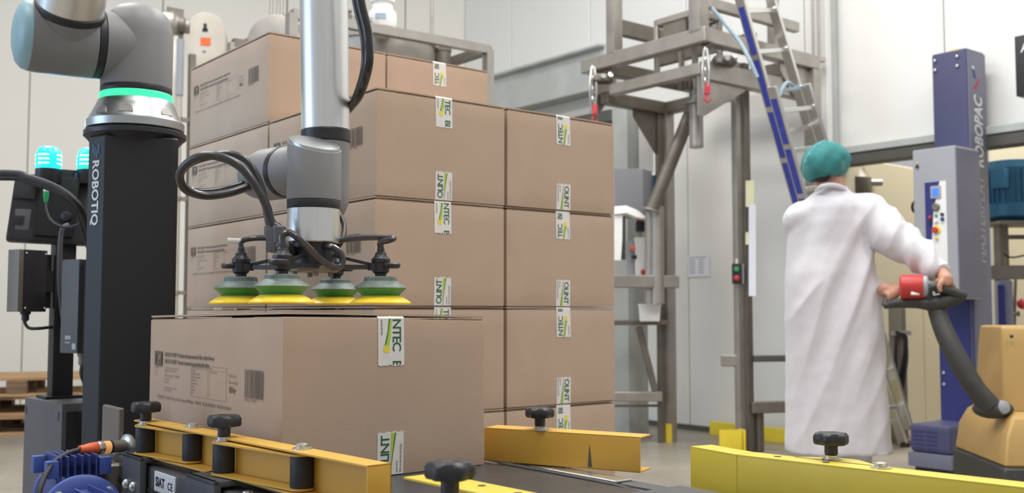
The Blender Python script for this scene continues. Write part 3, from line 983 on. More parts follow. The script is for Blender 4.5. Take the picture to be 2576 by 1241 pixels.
# ------------------------------------------------------------------ robot arm
ra = thing('robot_arm', 'grey articulated robot arm with green light ring on the black column', 'robot arm', (RBX, RBY, 1.362))
base = V((RBX, RBY, 0))
b_ = MB().lathe(base, Z, [(0.108, 1.362), (0.114, 1.366), (0.114, 1.384), (0.108, 1.390), (0.094, 1.420), (0.087, 1.436), (0.084, 1.438)], 56).build('base', 'cast_alu', ra)
for t in (-82, -28, 26, 80, 134, 188, 242):
    d = V((math.cos(math.radians(t)), math.sin(math.radians(t)), 0)); s = Z.cross(d)
    m = MB(); o = base + d * 0.1005 + Z * 1.405
    arch = [(0.016 * math.cos(math.pi * i / 10), 0.020 * math.sin(math.pi * i / 10)) for i in range(11)]
    slope = (Z * 0.92 - d * 0.40).normalized()
    m.prism(arch, base + d * 0.1045 + Z * 1.395, s, slope, 0.002)
    m.build('bolt_recess', 'stainless', b_)
MB().lathe(base, Z, [(0.084, 1.436), (0.0855, 1.438), (0.0855, 1.452), (0.084, 1.454)], 56).build('light_ring', 'green_glow', ra)
MB().lathe(base, Z, [(0.0825, 1.453), (0.0835, 1.455), (0.0835, 1.469), (0.0825, 1.471)], 56).build('seal_ring', 'black_plastic', ra)
MB().lathe(base, Z, [(0.083, 1.470), (0.0835, 1.475), (0.0835, 1.60), (0.080, 1.625), (0.070, 1.650), (0.052, 1.668), (0.025, 1.678), (0.004, 1.680)], 56).build('base_joint', 'robot_grey', ra, angle=60)
h = V((-0.833, -0.555, 0)).normalized()
HZc = 1.567
o0 = base + Z * HZc
MB().lathe(o0, h, [(0.080, 0.0), (0.082, 0.085)], 48).build('shoulder_neck', 'robot_grey', ra)
MB().lathe(o0, h, [(0.081, 0.086), (0.0835, 0.088), (0.0835, 0.102), (0.081, 0.104)], 48).build('seal_ring', 'black_plastic', ra)
MB().lathe(o0, h, [(0.083, 0.104), (0.084, 0.108), (0.0845, 0.225), (0.082, 0.246)], 48).build('shoulder_joint', 'robot_grey', ra, angle=60)
MB().lathe(o0, h, [(0.082, 0.246), (0.078, 0.258), (0.066, 0.269), (0.04, 0.277), (0.01, 0.280)], 48).build('joint_cap', 'robot_blue', ra, angle=60)
u = V((0.36, -0.54, 0.76)).normalized()
H0 = o0 + h * 0.165
MB().lathe(H0, u, [(0.076, 0.0), (0.076, 0.072)], 44).build('upper_arm_socket', 'robot_grey', ra)
MB().lathe(H0, u, [(0.076, 0.070), (0.078, 0.072), (0.078, 0.086), (0.076, 0.088)], 44).build('seal_ring', 'black_plastic', ra)
MB().lathe(H0, u, [(0.0735, 0.088), (0.0735, 0.70)], 48).build('upper_arm_tube', 'alu', ra)
E = H0 + u * 0.80
F = V((-0.400, 2.07, 2.20))
e_dir = (V((F.x, F.y, E.z)) - E); EL = e_dir.length + 0.16; e_dir.normalize()
MB().lathe(E - e_dir * 0.08, e_dir, [(0.03, 0), (0.065, 0.012), (0.072, 0.04), (0.072, EL - 0.04), (0.065, EL - 0.015), (0.03, EL)], 40).build('elbow_joint', 'robot_grey', ra, angle=60)
MB().lathe(H0, u, [(0.072, 0.70), (0.072, 0.80)], 40).build('elbow_socket', 'robot_grey', ra)
W = V((-0.3766, 2.07, 1.291))
fd = (F - W).normalized()
MB().lathe(W, fd, [(0.0486, 0), (0.0486, (F - W).length - 0.05)], 48).build('forearm_tube', 'alu', ra)
MB().lathe(W - fd * 0.026, fd, [(0.0480, 0), (0.0495, 0.002), (0.0495, 0.024), (0.048, 0.026)], 44).build('seal_ring', 'black_plastic', ra)
MB().lathe(V((W.x, W.y, 1.115)), Z, [(0.02, 0), (0.038, 0.006), (0.047, 0.025), (0.0485, 0.05), (0.0485, 0.15)], 44).build('wrist_joint', 'robot_grey', ra, angle=60)
MB().lathe(V((W.x, W.y, 1.185)) + V((0.6, -0.2, 0)).normalized() * 0.02, V((0.95, -0.3, 0)), [(0.045, -0.01), (0.040, 0.008), (0.032, 0.015), (0.012, 0.019)], 36).build('joint_cap', 'robot_blue', ra, angle=60)
VX = V((-0.3787, 1.965, 0))
# vertical wrist body with slanted lid
n = 44; rr = 0.0512
bot = []; top = []
for i in range(n):
    t = 2 * math.pi * i / n
    x, y = rr * math.cos(t), rr * math.sin(t)
    bot.append(VX + V((x, y, 1.137)))
    top.append(VX + V((x, y, 1.243 - 0.22 * x + 0.52 * y * 0.6)))
m = MB().loft([bot, top]); m.build('wrist_body', 'robot_grey', ra, bevel=0.002, seg=2)
lid0 = [VX + (p - VX - Z * p.z) * 0.95 + Z * (p.z + 0.0) for p in top]
lid1 = [p + Z * 0.007 for p in lid0]
MB().loft([lid0, lid1]).build('wrist_lid', 'cast_alu', ra, bevel=0.002, seg=2)
wl = V((-0.75, 0.66, 0)).normalized()
oL = VX + Z * 1.2
MB().lathe(oL, wl, [(0.049, 0.0), (0.050, 0.080)], 44).build('wrist_neck', 'robot_grey', ra)
MB().lathe(oL, wl, [(0.050, 0.080), (0.0515, 0.082), (0.0515, 0.092), (0.050, 0.094)], 44).build('seal_ring', 'black_plastic', ra)
MB().lathe(oL, wl, [(0.051, 0.094), (0.052, 0.098), (0.052, 0.150), (0.046, 0.182), (0.042, 0.192)], 44).build('wrist_joint', 'robot_grey', ra, angle=60)
MB().lathe(oL, wl, [(0.043, 0.191), (0.038, 0.200), (0.025, 0.206), (0.005, 0.208)], 36).build('joint_cap', 'robot_blue', ra, angle=60)
# bridge between wrist joint and the vertical joint behind it
MB().beam(oL + wl * 0.13, V((W.x, W.y, 1.2)), 0.075, 0.085).build('wrist_bridge', 'robot_grey', ra, bevel=0.02, seg=4)
MB().lathe(VX, Z, [(0.0495, 1.120), (0.0505, 1.122), (0.0505, 1.136), (0.0495, 1.138)], 44).build('seal_ring', 'black_plastic', ra)
MB().lathe(VX, Z, [(0.0475, 1.056), (0.0495, 1.058), (0.0495, 1.120)], 48).build('tool_joint', 'alu', ra)

# ------------------------------------------------------------------ suction gripper
GC = V((-0.385, 1.975, 0))
GC_T = VX
sg = thing('suction_gripper', 'black four-armed gripper with yellow and green suction cups above the carton', 'gripper', V((VX.x, VX.y, 1.0)))
MB().lathe(VX, Z, [(0.030, 1.006), (0.040, 1.010), (0.040, 1.056)], 36).build('tool_flange', 'black_plastic', sg)
MB().lathe(VX, Z, [(0.046, 1.000), (0.048, 1.002), (0.048, 1.010), (0.044, 1.012)], 36).build('hub_plate', 'stainless_dark', sg)
for q in range(4):
    t = math.radians(20 + 90 * q)
    MB().cyl(VX + V((0.034 * math.cos(t), 0.034 * math.sin(t), 0.992)), VX + V((0.034 * math.cos(t), 0.034 * math.sin(t), 1.004)), 0.005, n=12).build('hub_bolt', 'stainless_dark', sg)
cups = {}
zc0 = 0.9395
for (sa_, sb_) in ((-1, -1), (1, -1), (-1, 1), (1, 1)):
    c = GC + A2 * (0.088 * sa_) + B2 * (0.102 * sb_) + Z * zc0
    cups[(sa_, sb_)] = c
    cup = MB().lathe(c, Z, [(0.0365, 0.016), (0.037, 0.018), (0.0485, 0.030), (0.046, 0.031)], 40).build('suction_cup', 'cup_green', sg, angle=50)
    MB().lathe(c, Z, [(0.052, 0.0), (0.0575, 0.0005), (0.0585, 0.003), (0.050, 0.009), (0.038, 0.016), (0.030, 0.0165)], 44).build('sealing_lip', 'cup_yellow', cup, angle=50)
    MB().lathe(c, Z, [(0.047, 0.029), (0.050, 0.031), (0.047, 0.034), (0.036, 0.041), (0.0315, 0.044), (0.031, 0.0505), (0.028, 0.0525)], 40).build('cup_shoulder', 'cup_grey', cup, angle=50)
    fit = MB().lathe(c, Z, [(0.011, 0.051), (0.011, 0.058), (0.0155, 0.061), (0.0165, 0.066), (0.0165, 0.078), (0.018, 0.080), (0.018, 0.086), (0.012, 0.092), (0.0105, 0.098), (0.0075, 0.100), (0.0065, 0.108), (0.005, 0.110)], 10).build('cup_fitting', 'black_plastic', sg)
    d = (c - V((GC.x, GC.y, c.z))).normalized()
    outd = {(-1, -1): V((-1, 0.1, 0)), (1, -1): V((-0.1, -1, 0)), (-1, 1): V((0.9, 0.6, 0)), (1, 1): V((1, -0.1, 0))}[(sa_, sb_)].normalized()
    MB().lathe(c + outd * 0.019 + Z * 0.073, Z, [(0.010, -0.004), (0.0165, -0.0045), (0.019, -0.001), (0.019, 0.003), (0.016, 0.0055), (0.006, 0.006)], 22).build('height_clamp', 'black_plastic', fit)
    # open triangular arm from hub to cup
    hub = V((VX.x, VX.y, 0)); tip = V((c.x, c.y, 0)) - d * 0.014
    side = Z.cross(d).normalized()
    m = MB()
    for zz in (1.010, ):
        m.beam(hub + d * 0.03 + side * 0.028 + Z * zz, tip + Z * zz, 0.007, 0.008)
        m.beam(hub + d * 0.03 - side * 0.028 + Z * zz, tip + Z * zz, 0.007, 0.008)
    m.beam(hub + d * 0.03 + Z * 1.034, tip + Z * 1.014, 0.006, 0.006)
    m.cyl(tip + d * 0.002 + Z * 1.004, tip + d * 0.002 + Z * 1.017, 0.013, n=14)
    m.build('arm', 'black_plastic', sg)
# small hoses from the hub to the cups
def ctop(k, dz=0.108):
    return cups[k] + Z * dz
hz_ = 1.046
def short_hose(pts, r=0.0062):
    MB().tube(pts, r, 10).build('hose', 'hose_grey', sg)
k = ctop((1, 1)); short_hose([k + V((0, 0, 0.0)), k + V((0.0, -0.002, 0.010)), k + V((0.018, -0.004, 0.0145)), k + V((0.020, 0.006, 0.019)), k + V((-0.03, 0.004, 0.0195)), VX + V((0.045, 0.004, 1.060)), VX + V((0.03, 0.0, 1.045))])
k = ctop((1, -1)); short_hose([k, k + V((0, 0.0, 0.014)), k + V((0.014, 0.0, 0.018)), k + V((0.035, 0.005, 0.002)), VX + V((0.03, -0.06, 1.018)), VX + V((0.058, -0.045, 1.008)), VX + V((0.062, -0.04, 1.03)), VX + V((0.045, -0.04, 1.045)), VX + V((0.028, -0.03, 1.047))])
k = ctop((-1, -1)); short_hose([k, k + Z * 0.012, k + V((0.02, -0.002, 0.018)), k + V((0.06, -0.006, 0.017)), VX + V((-0.045, -0.01, 1.045)), VX + V((-0.03, -0.01, 1.04))], 0.0055)
MB().cyl(k + Z * 0.013, k + V((-0.026, 0, 0.014)), 0.0055, 0.0055, 12).build('hose_stub', 'cream_plastic', sg)
k = ctop((-1, 1)); short_hose([k, k + Z * 0.012, k + V((-0.015, -0.02, 0.016)), VX + V((0.0, 0.05, 1.05)), VX + V((0.0, 0.03, 1.045))], 0.0055)
# elbow fitting beside the tool joint
ef = at(686, 604, 1.905)
e1 = MB().box(ef, (0.020, 0.03, 0.046)).build('elbow_fitting', 'grey_coat', sg, bevel=0.005, seg=2)
MB().lathe(ef + V((0.012, -0.004, 0.004)), Z, [(0.0125, -0.010), (0.0135, 0.0), (0.0135, 0.019), (0.012, 0.021)], 18).build('hose_socket', 'grey_coat', e1)
MB().lathe(ef + V((-0.005, -0.002, 0.004)), Z, [(0.0105, 0.0), (0.0105, 0.021)], 18).build('hose_socket', 'grey_coat', e1)
MB().ball(ef + V((0.018, -0.004, -0.010)), 0.014, 16, 10).build('elbow_ball', 'grey_coat', e1)
MB().lathe(ef + V((0.012, -0.004, 0.022)), Z, [(0.0115, 0.0), (0.0115, 0.0035)], 18).build('release_ring', 'pale_blue', e1)
MB().lathe(ef + V((-0.005, -0.002, 0.022)), Z, [(0.0095, 0.0), (0.0095, 0.0035)], 18).build('release_ring', 'pale_blue', e1)
MB().beam(ef + V((0.02, 0, -0.012)), VX + V((-0.03, -0.01, 1.03)), 0.02, 0.02).build('fitting_bridge', 'black_plastic', sg)

# looped vacuum hoses
def hose(label, pts, r, material='hose_grey'):
    m = MB().tube(pts, r, 12, 8)
    o = m.build('air_hose', material, None, origin=pts[0])
    return tag(o, label, 'hose', None)
h1 = [ef + V((0.012, -0.004, 0.022)), at(683, 560, 1.90), at(662, 500, 1.89), at(610, 425, 1.88), at(550, 394, 1.88), at(495, 397, 1.89), at(455, 432, 1.91),
      at(462, 472, 1.94), at(510, 492, 1.97), at(570, 487, 2.0), at(625, 470, 2.03), at(660, 455, 2.06)]
hose('dark hose looping out beside the grey wrist and down into the elbow fitting', h1, 0.0082)
h2 = [ef + V((-0.005, -0.002, 0.022)), at(672, 545, 1.915), at(660, 480, 1.91), at(630, 415, 1.905), at(585, 388, 1.91), at(530, 394, 1.92), at(478, 412, 1.935),
      at(452, 446, 1.955), at(478, 478, 1.985), at(540, 480, 2.01), at(600, 465, 2.035), at(650, 450, 2.065)]
hose('thinner second hose crossing the looped hose beside the grey wrist', h2, 0.0066)
h3 = [at(897, -60, 1.98), at(908, 10, 1.98), at(926, 90, 1.98), at(926, 165, 1.98), at(905, 235, 2.03), at(882, 268, 2.09), at(852, 300, 2.145), at(835, 345, 2.14), V((W.x, W.y + 0.02, 1.20))]
hose('glossy black hose arching beside the aluminium forearm tube', h3, 0.0095, 'hose_black')
h4 = [p + V((-0.010, 0.012, -0.004)) for p in h3]
hose('slimmer black hose running behind the glossy arching hose', h4, 0.0070, 'hose_black')
h5 = [at(840, 515, 2.03), at(857, 545, 2.02), at(866, 570, 2.01), at(862, 600, 1.995), at(850, 622, 1.985), VX + V((0.03, 0.02, 1.04))]
hose('short black hose tucked behind the tool joint', h5, 0.0052, 'hose_black')

# ------------------------------------------------------------------ control stand at the left
cc = V((-1.188, 2.75, 0)); dl = V((-0.675, 0.738, 0)).normalized(); dr = V((0.738, 0.675, 0)).normalized()
cab = thing('control_cabinet', 'dark grey floor cabinet behind the blue gear motor', 'cabinet', cc + dl * 0.15 + dr * 0.17)
def obx(o, a, la, b, lb, z0, z1):
    return [o + Z * z0, o + a * la + Z * z0, o + a * la + b * lb + Z * z0, o + b * lb + Z * z0,
            o + Z * z1, o + a * la + Z * z1, o + a * la + b * lb + Z * z1, o + b * lb + Z * z1]
MB().hexa(obx(cc, dl, 0.30, dr, 0.34, 0.02, 0.682)).build('body', 'grey_coat', cab, bevel=0.004)
MB().hexa(obx(cc + dr * 0.012 - dl * 0.0, dl, -0.002, dr, 0.32, 0.06, 0.660)).build('door', 'black_plastic', cab)
MB().hexa(obx(cc, dl, 0.30, dr, 0.34, 0.0, 0.02)).build('plinth', 'black_plastic', cab)
for la in (0.02, 0.28):
    MB().hexa(obx(cc + dl * la - dr * 0.001, dl, 0.006, dr, 0.002, 0.635, 0.66)).build('slot', 'black_plastic', cab)

pc_ = at(158, 700, 2.95)
pol = thing('stand_post', 'black square post standing on the grey cabinet', 'post', V((pc_.x, pc_.y, 0.682)))
MB().beam(V((pc_.x, pc_.y, 0.684)), V((pc_.x, pc_.y, 1.20)), 0.056, 0.056).build('post', 'black_coat', pol, bevel=0.004)
MB().beam(V((pc_.x, pc_.y, 0.683)), V((pc_.x, pc_.y, 0.690)), 0.10, 0.10).build('foot_plate', 'black_coat', pol)
MB().beam(V((pc_.x, pc_.y, 1.11)), V((pc_.x, pc_.y, 1.33)), 0.075, 0.05).build('head_plate', 'black_coat', pol, bevel=0.01)
MB().lathe(at(170, 545, 2.905) , V((0, -1, 0)), [(0.014, 0), (0.014, 0.012), (0.010, 0.014)], 20).build('cable_hole', 'black_plastic', pol)
# teach pendant
tpq = [at(12, 607, 2.86), at(222, 618, 2.93), at(226, 440, 2.96), at(38, 436, 2.88)]
tp = thing('teach_pendant', 'black handheld robot controller mounted below the beacon lamps', 'controller', (tpq[0] + tpq[1]) / 2)
nn_ = (tpq[1] - tpq[0]).cross(tpq[3] - tpq[0]).normalized()
if nn_.y > 0:
    nn_ = -nn_
bk = [p - nn_ * 0.035 for p in tpq]
MB().hexa(bk + tpq).build('housing', 'black_plastic', tp, bevel=0.016, seg=4)
ux = (tpq[1] - tpq[0]).normalized(); uy = (tpq[3] - tpq[0]).normalized()
cq = (tpq[0] + tpq[2]) / 2
def inset(x0, x1, y0, y1, d, name, mt, bev=0.004, par=None):
    P = [cq + ux * x + uy * y for x, y in ((x0, y0), (x1, y0), (x1, y1), (x0, y1))]
    return MB().hexa(P + [p + nn_ * d for p in P]).build(name, mt, par or tp, bevel=bev)
inset(-0.025, 0.075, -0.085, 0.088, 0.022, 'mount_block', 'black_coat', 0.006)
inset(-0.088, -0.040, -0.070, -0.01, 0.008, 'grip_pad', 'grey_coat', 0.003)
inset(-0.092, -0.035, 0.018, 0.075, 0.012, 'hand_strap', 'black_rubber', 0.004)
inset(-0.080, -0.056, -0.055, -0.030, 0.011, 'recess', 'black_plastic', 0.002)
# beacons
def beacon(px, pyb, Y, glow, label, r):
    p = at(px, pyb, Y)
    bc = thing('beacon_lamp', label, 'beacon', p, 'status beacons on the controller')
    MB().lathe(p, Z, [(r * 0.95, 0), (r, 0.003), (r, 0.040), (r * 0.9, 0.042)], 32).build('socket', 'black_plastic', bc)
    d = MB().lathe(p + Z * 0.041, Z, [(r * 0.96, 0), (r * 0.98, 0.02), (r * 0.95, 0.042), (r * 0.82, 0.056), (r * 0.5, 0.063), (r * 0.1, 0.065)], 32).build('dome', glow, bc, angle=60)
    for i in range(3):
        for q_ in range(4):
            m = MB()
            for e_ in range(6):
                t0 = math.radians(90 * q_ + 62 + e_ * 9); t1 = t0 + math.radians(9)
                c0 = V((math.cos(t0), math.sin(t0), 0)); c1 = V((math.cos(t1), math.sin(t1), 0))
                z0_ = p + Z * (0.053 + 0.012 * i); z1_ = z0_ + Z * 0.004
                m.hexa([z0_ + c0 * r * 0.9, z0_ + c1 * r * 0.9, z0_ + c1 * r * 1.005, z0_ + c0 * r * 1.005, z1_ + c0 * r * 0.9, z1_ + c1 * r * 0.9, z1_ + c1 * r * 1.005, z1_ + c0 * r * 1.005])
            m.build('led_bar', 'beacon_led', d)
    ld = bpy.data.lights.new('beacon_light', 'POINT'); ld.energy = 1.1; ld.color = (0.22, 0.55, 1.0); ld.shadow_soft_size = r
    lo = bpy.data.objects.new('beacon_light', ld); COL.objects.link(lo); lo.location = p + Z * 0.16
    return bc
beacon(121, 462, 2.90, 'beacon_cyan', 'glowing cyan beacon lamp standing free of the black column', 0.0345)
beacon(224, 464, 2.95, 'beacon_green', 'glowing green beacon lamp half hidden by the black column', 0.0345)
bt = MB().hexa([at(146, 466, 2.93), at(198, 466, 2.93), at(198, 466, 3.0), at(146, 466, 3.0), at(150, 432, 2.93), at(194, 434, 2.93), at(194, 434, 3.0), at(150, 432, 3.0)]).build('signal_box', 'machine_blue', None, origin=at(172, 466, 2.96), bevel=0.006)
tag(bt, 'small teal box between the two beacon lamps', 'box')
# enclosures on the post
q = at(52, 785, 2.88)
eb = thing('junction_box', 'flat black junction box with pale edge hung on the stand post', 'junction box', q)
zA, zB = q.z, at(52, 630, 2.88).z
a0 = at(60, 700, 2.84); a0.z = 0; a1 = at(118, 700, 2.90); a1.z = 0
dx = (a1 - a0); bkv = V((-dx.y, dx.x, 0)).normalized() * 0.05
MB().hexa([a0 + Z * zA, a1 + Z * zA, a1 + bkv + Z * zA, a0 + bkv + Z * zA, a0 + Z * zB, a1 + Z * zB, a1 + bkv + Z * zB, a0 + bkv + Z * zB]).build('case', 'black_plastic', eb, bevel=0.002)
dn = dx.normalized()
MB().hexa([a0 - dn * 0.016 + Z * zA, a0 - dn * 0.001 + Z * zA, a0 - dn * 0.001 + bkv + Z * zA, a0 - dn * 0.016 + bkv + Z * zA,
           a0 - dn * 0.016 + Z * zB, a0 - dn * 0.001 + Z * zB, a0 - dn * 0.001 + bkv + Z * zB, a0 - dn * 0.016 + bkv + Z * zB]).build('lid', 'stainless_dark', eb, bevel=0.002)
for zf in (0.06, 0.94):
    for xf in (0.08, 0.92):
        MB().ball(a0 + dx * xf + Z * (zA + (zB - zA) * zf) - bkv.normalized() * 0.001, 0.0035, 10, 6).build('screw', 'zinc', eb)
MB().beam(a1 + bkv * 0.5 + Z * (zA + 0.01), a1 + bkv * 0.5 + Z * (zB - 0.01), 0.012, 0.05).build('mount_strip', 'black_coat', eb)
MB().beam(a1 + bkv * 0.5 + Z * (zA + zB) / 2, V((pc_.x, pc_.y, (zA + zB) / 2)), 0.04, 0.06).build('mount_arm', 'black_coat', eb)
gp = a0 + dx * 0.35 + bkv * 0.5 + Z * zA
MB().lathe(gp, -Z, [(0.014, 0), (0.014, 0.006), (0.010, 0.008), (0.010, 0.022), (0.006, 0.026)], 18).build('cable_gland', 'black_plastic', eb)
MB().tube([gp - Z * 0.02, gp - Z * 0.032, gp + V((0.012, 0, -0.045)), gp + V((0.035, 0.01, -0.046)), V((pc_.x - 0.02, pc_.y, gp.z - 0.042))], 0.0045, 8).build('cable', 'black_rubber', eb)
q = at(180, 890, 2.70)
eb2 = thing('junction_box', 'tall slim grey junction box with small stickers beside the black column', 'junction box', q)
zA, zB = q.z, at(180, 652, 2.70).z
a0 = at(155, 700, 2.74); a0.z = 0; a1 = at(198, 700, 2.70); a1.z = 0
dx = a1 - a0; bkv = V((-dx.y, dx.x, 0)).normalized() * 0.05
MB().hexa([a0 + Z * zA, a1 + Z * zA, a1 + bkv + Z * zA, a0 + bkv + Z * zA, a0 + Z * zB, a1 + Z * zB, a1 + bkv + Z * zB, a0 + bkv + Z * zB]).build('case', 'grey_coat', eb2, bevel=0.004)
MB().beam(a1 + bkv * 0.5 + Z * (zA + 0.004), a1 + bkv * 0.5 + Z * (zB - 0.004), 0.012, 0.05, up=V((-0.3, 1, 0))).build('lid', 'black_plastic', eb2)
fr = -bkv.normalized() * 0.0008; dn = dx.normalized(); wl_ = dx.length
def stick(x0, x1, z0, z1, mt):
    MB().add([a0 + dn * wl_ * x0 + fr + Z * (zA + z0), a0 + dn * wl_ * x1 + fr + Z * (zA + z0), a0 + dn * wl_ * x1 + fr + Z * (zA + z1), a0 + dn * wl_ * x0 + fr + Z * (zA + z1)], [(0, 1, 2, 3)]).build('sticker', mt, eb2)
stick(0.30, 0.64, 0.036, 0.046, 'grey_ink'); stick(0.30, 0.60, 0.026, 0.030, 'cabinet_grey'); stick(0.72, 0.93, 0.010, 0.026, 'pale_blue')
MB().beam(a0 + bkv + dx * 0.5 + Z * (zA + zB) / 2, V((pc_.x, pc_.y, (zA + zB) / 2)), 0.03, 0.05).build('mount_arm', 'black_coat', eb2)
gp = a0 + dx * 0.85 + bkv * 0.5 + Z * zA
MB().lathe(gp, -Z, [(0.013, 0), (0.013, 0.006), (0.010, 0.010), (0.010, 0.028), (0.007, 0.032)], 18).build('cable_gland', 'stainless_dark', eb2)
MB().tube([gp - Z * 0.03, gp - Z * 0.06, gp + V((0.015, 0.02, -0.12)), gp + V((0.02, 0.04, -0.25))], 0.006, 8).build('cable', 'black_rubber', eb2)
# cables
def cable(name, label, pts, r, mt='black_rubber', cat='cable'):
    o = MB().tube(pts, r, 10, 8).build(name, mt, None, origin=pts[0])
    return tag(o, label, cat)
cable('power_cable', 'thick black cable sagging across in front of the handheld controller', [V((-2.4, 2.80, 0.012)), V((-2.36, 2.79, 0.6)), V((-2.15, 2.74, 1.12)), V((-1.76, 2.69, 1.285)), at(0, 436, 2.66), at(70, 447, 2.65), at(140, 472, 2.64), at(190, 510, 2.64), at(216, 560, 2.68), V((-1.08, 2.74, 1.0)), V((-1.075, 2.80, 0.80)), V((-1.083, 2.887, 0.69))], 0.0098)
cable('signal_cable', 'thinner black cable below the thick cable at the handheld controller', [V((-2.42, 2.85, 0.010)), V((-2.38, 2.83, 0.6)), V((-2.17, 2.78, 1.10)), V((-1.78, 2.72, 1.268)), at(0, 449, 2.69), at(70, 458, 2.68), at(140, 484, 2.675), at(190, 525, 2.70), at(212, 590, 2.74), V((-1.105, 2.80, 0.95)), V((-1.10, 2.84, 0.80)), V((-1.11, 2.91, 0.688))], 0.006)
gc = thing('green_plug_cable', 'thin cable with green plug on the back of the handheld controller', 'cable', at(116, 505, 2.84))
MB().lathe(at(116, 473, 2.84), -Z, [(0.005, 0), (0.007, 0.003), (0.0075, 0.010)], 14).build('plug_head', 'cream_plastic', gc)
MB().lathe(at(116, 482, 2.84), -Z, [(0.0075, 0), (0.008, 0.012), (0.006, 0.022), (0.005, 0.030)], 14).build('plug', 'green_plastic', gc)
MB().tube([at(115, 508, 2.84), at(117, 530, 2.83), at(130, 556, 2.82), at(160, 571, 2.80), at(195, 566, 2.78), at(225, 545, 2.76)], 0.0035, 8).build('wire', 'black_rubber', gc)
cable('grey_cable', 'pale grey cable running down the stand post', [at(172, 566, 2.84), at(160, 572, 2.83), at(153, 592, 2.83), at(150, 650, 2.84), at(150, 720, 2.86), at(158, 800, 2.90)], 0.0065, 'grey_coat')
# ------------------------------------------------------------------ machines along the back wall, left of the stack
def flat(p, z):
    return V((p.x, p.y, z))
g = at(518, 90, 6.5)
be = thing('bucket_elevator', 'off-white rounded elevator head with orange label behind the carton stack', 'machine', flat(g, 0))
out = []
for i in range(17):
    t = math.pi * i / 16
    out.append((0.125 * math.cos(t), at(518, 82, 6.5).z + 0.130 * math.sin(t)))
out += [(-0.085, 1.95), (-0.06, 1.2), (-0.06, 0.1), (0.06, 0.1), (0.06, 1.2), (0.10, 1.95)]
xx = V((0.985, 0.17, 0)).normalized()
MB().prism(out, flat(g, 0) , xx, Z, 0.02).build('face_plate', 'offwhite_metal', be, bevel=0.01, seg=2)
back = V((-xx.y, xx.x, 0))
MB().prism([(x * 0.96, z - 0.01 if z > 0.5 else z) for x, z in out], flat(g, 0) + back * 0.18, xx, Z, 0.16).build('casing', 'offwhite_metal', be, bevel=0.006)
MB().beam(flat(g, 0) + back * 0.1, flat(g, 0.1) + back * 0.1, 0.16, 0.2).build('foot', 'stainless', be)
fr = V((xx.y, -xx.x, 0)) * 0.0215
def on_plate(px, py, w, h, name, mt):
    c = at(px, py, 6.5); c = flat(g, 0) + xx * ((c - g).dot(xx)) + fr + Z * c.z
    MB().add([c - xx * w / 2 - Z * h / 2, c + xx * w / 2 - Z * h / 2, c + xx * w / 2 + Z * h / 2, c - xx * w / 2 + Z * h / 2], [(0, 1, 2, 3)]).build(name, mt, be)
on_plate(518, 107, 0.062, 0.052, 'orange_label', 'orange')
on_plate(517, 70, 0.020, 0.045, 'shaft_hole', 'black_plastic'); on_plate(517, 78, 0.034, 0.022, 'shaft_hole', 'black_plastic')
on_plate(515, 132, 0.02, 0.012, 'screw_head', 'stainless_dark'); on_plate(516, 160, 0.03, 0.016, 'yellow_sticker', 'yellow_plastic')

g = at(446, 500, 6.0)
cp = thing('conveying_pipe', 'pale vertical pipe with clamps rising behind the robot column', 'pipe', flat(g, 0))
MB().cyl(flat(g, 0.0), flat(g, at(0, 235, 6.0).z), 0.017, n=18).build('pipe', 'offwhite_metal', cp)
MB().cyl(flat(g, at(0, 240, 6.0).z), flat(g, at(0, 100, 6.0).z), 0.022, n=18).build('pipe_sleeve', 'cabinet_grey', cp)
MB().beam(flat(g, 0) + V((0.055, 0.05, 0)), flat(g, 2.45) + V((0.055, 0.05, 0)), 0.035, 0.035).build('support_post', 'stainless_dark', cp)
for y_ in (500, 737, 300):
    z = at(0, y_, 6.0).z
    MB().beam(flat(g, z), flat(g, z) + V((0.055, 0.05, 0)), 0.03, 0.022).build('clamp', 'stainless', cp)
    MB().lathe(flat(g, z - 0.012), Z, [(0.022, 0), (0.022, 0.024)], 16).build('clamp_ring', 'stainless', cp)
MB().box(at(455, 318, 5.97), (0.03, 0.012, 0.02)).build('orange_tag', 'orange', cp)
g2_ = at(432, 500, 6.1)
MB().beam(flat(g2_, 0), flat(g2_, at(0, 90, 6.1).z), 0.028, 0.028).build('cable_duct', 'wall_cream', cp, bevel=0.003)
g = at(428, 62, 6.1)
fh = thing('fan_housing', 'round silver fan housing with side plate beside the elevator head', 'fan', g - Z * 0.08)
MB().lathe(g + V((-0.06, 0, 0)), V((1, 0.25, 0)), [(0.03, 0), (0.075, 0.01), (0.085, 0.03), (0.085, 0.08), (0.06, 0.10), (0.045, 0.13), (0.045, 0.17)], 28).build('drum', 'stainless', fh)
MB().beam(g + V((0.03, 0, -0.10)), g + V((0.03, 0, 0.10)), 0.012, 0.10).build('side_plate', 'stainless_dark', fh)
MB().lathe(g + V((0.03, 0.01, 0)), V((1, 0.25, 0)), [(0.03, 0), (0.05, 0.02), (0.05, 0.05), (0.03, 0.06)], 20).build('hub', 'stainless_dark', fh)

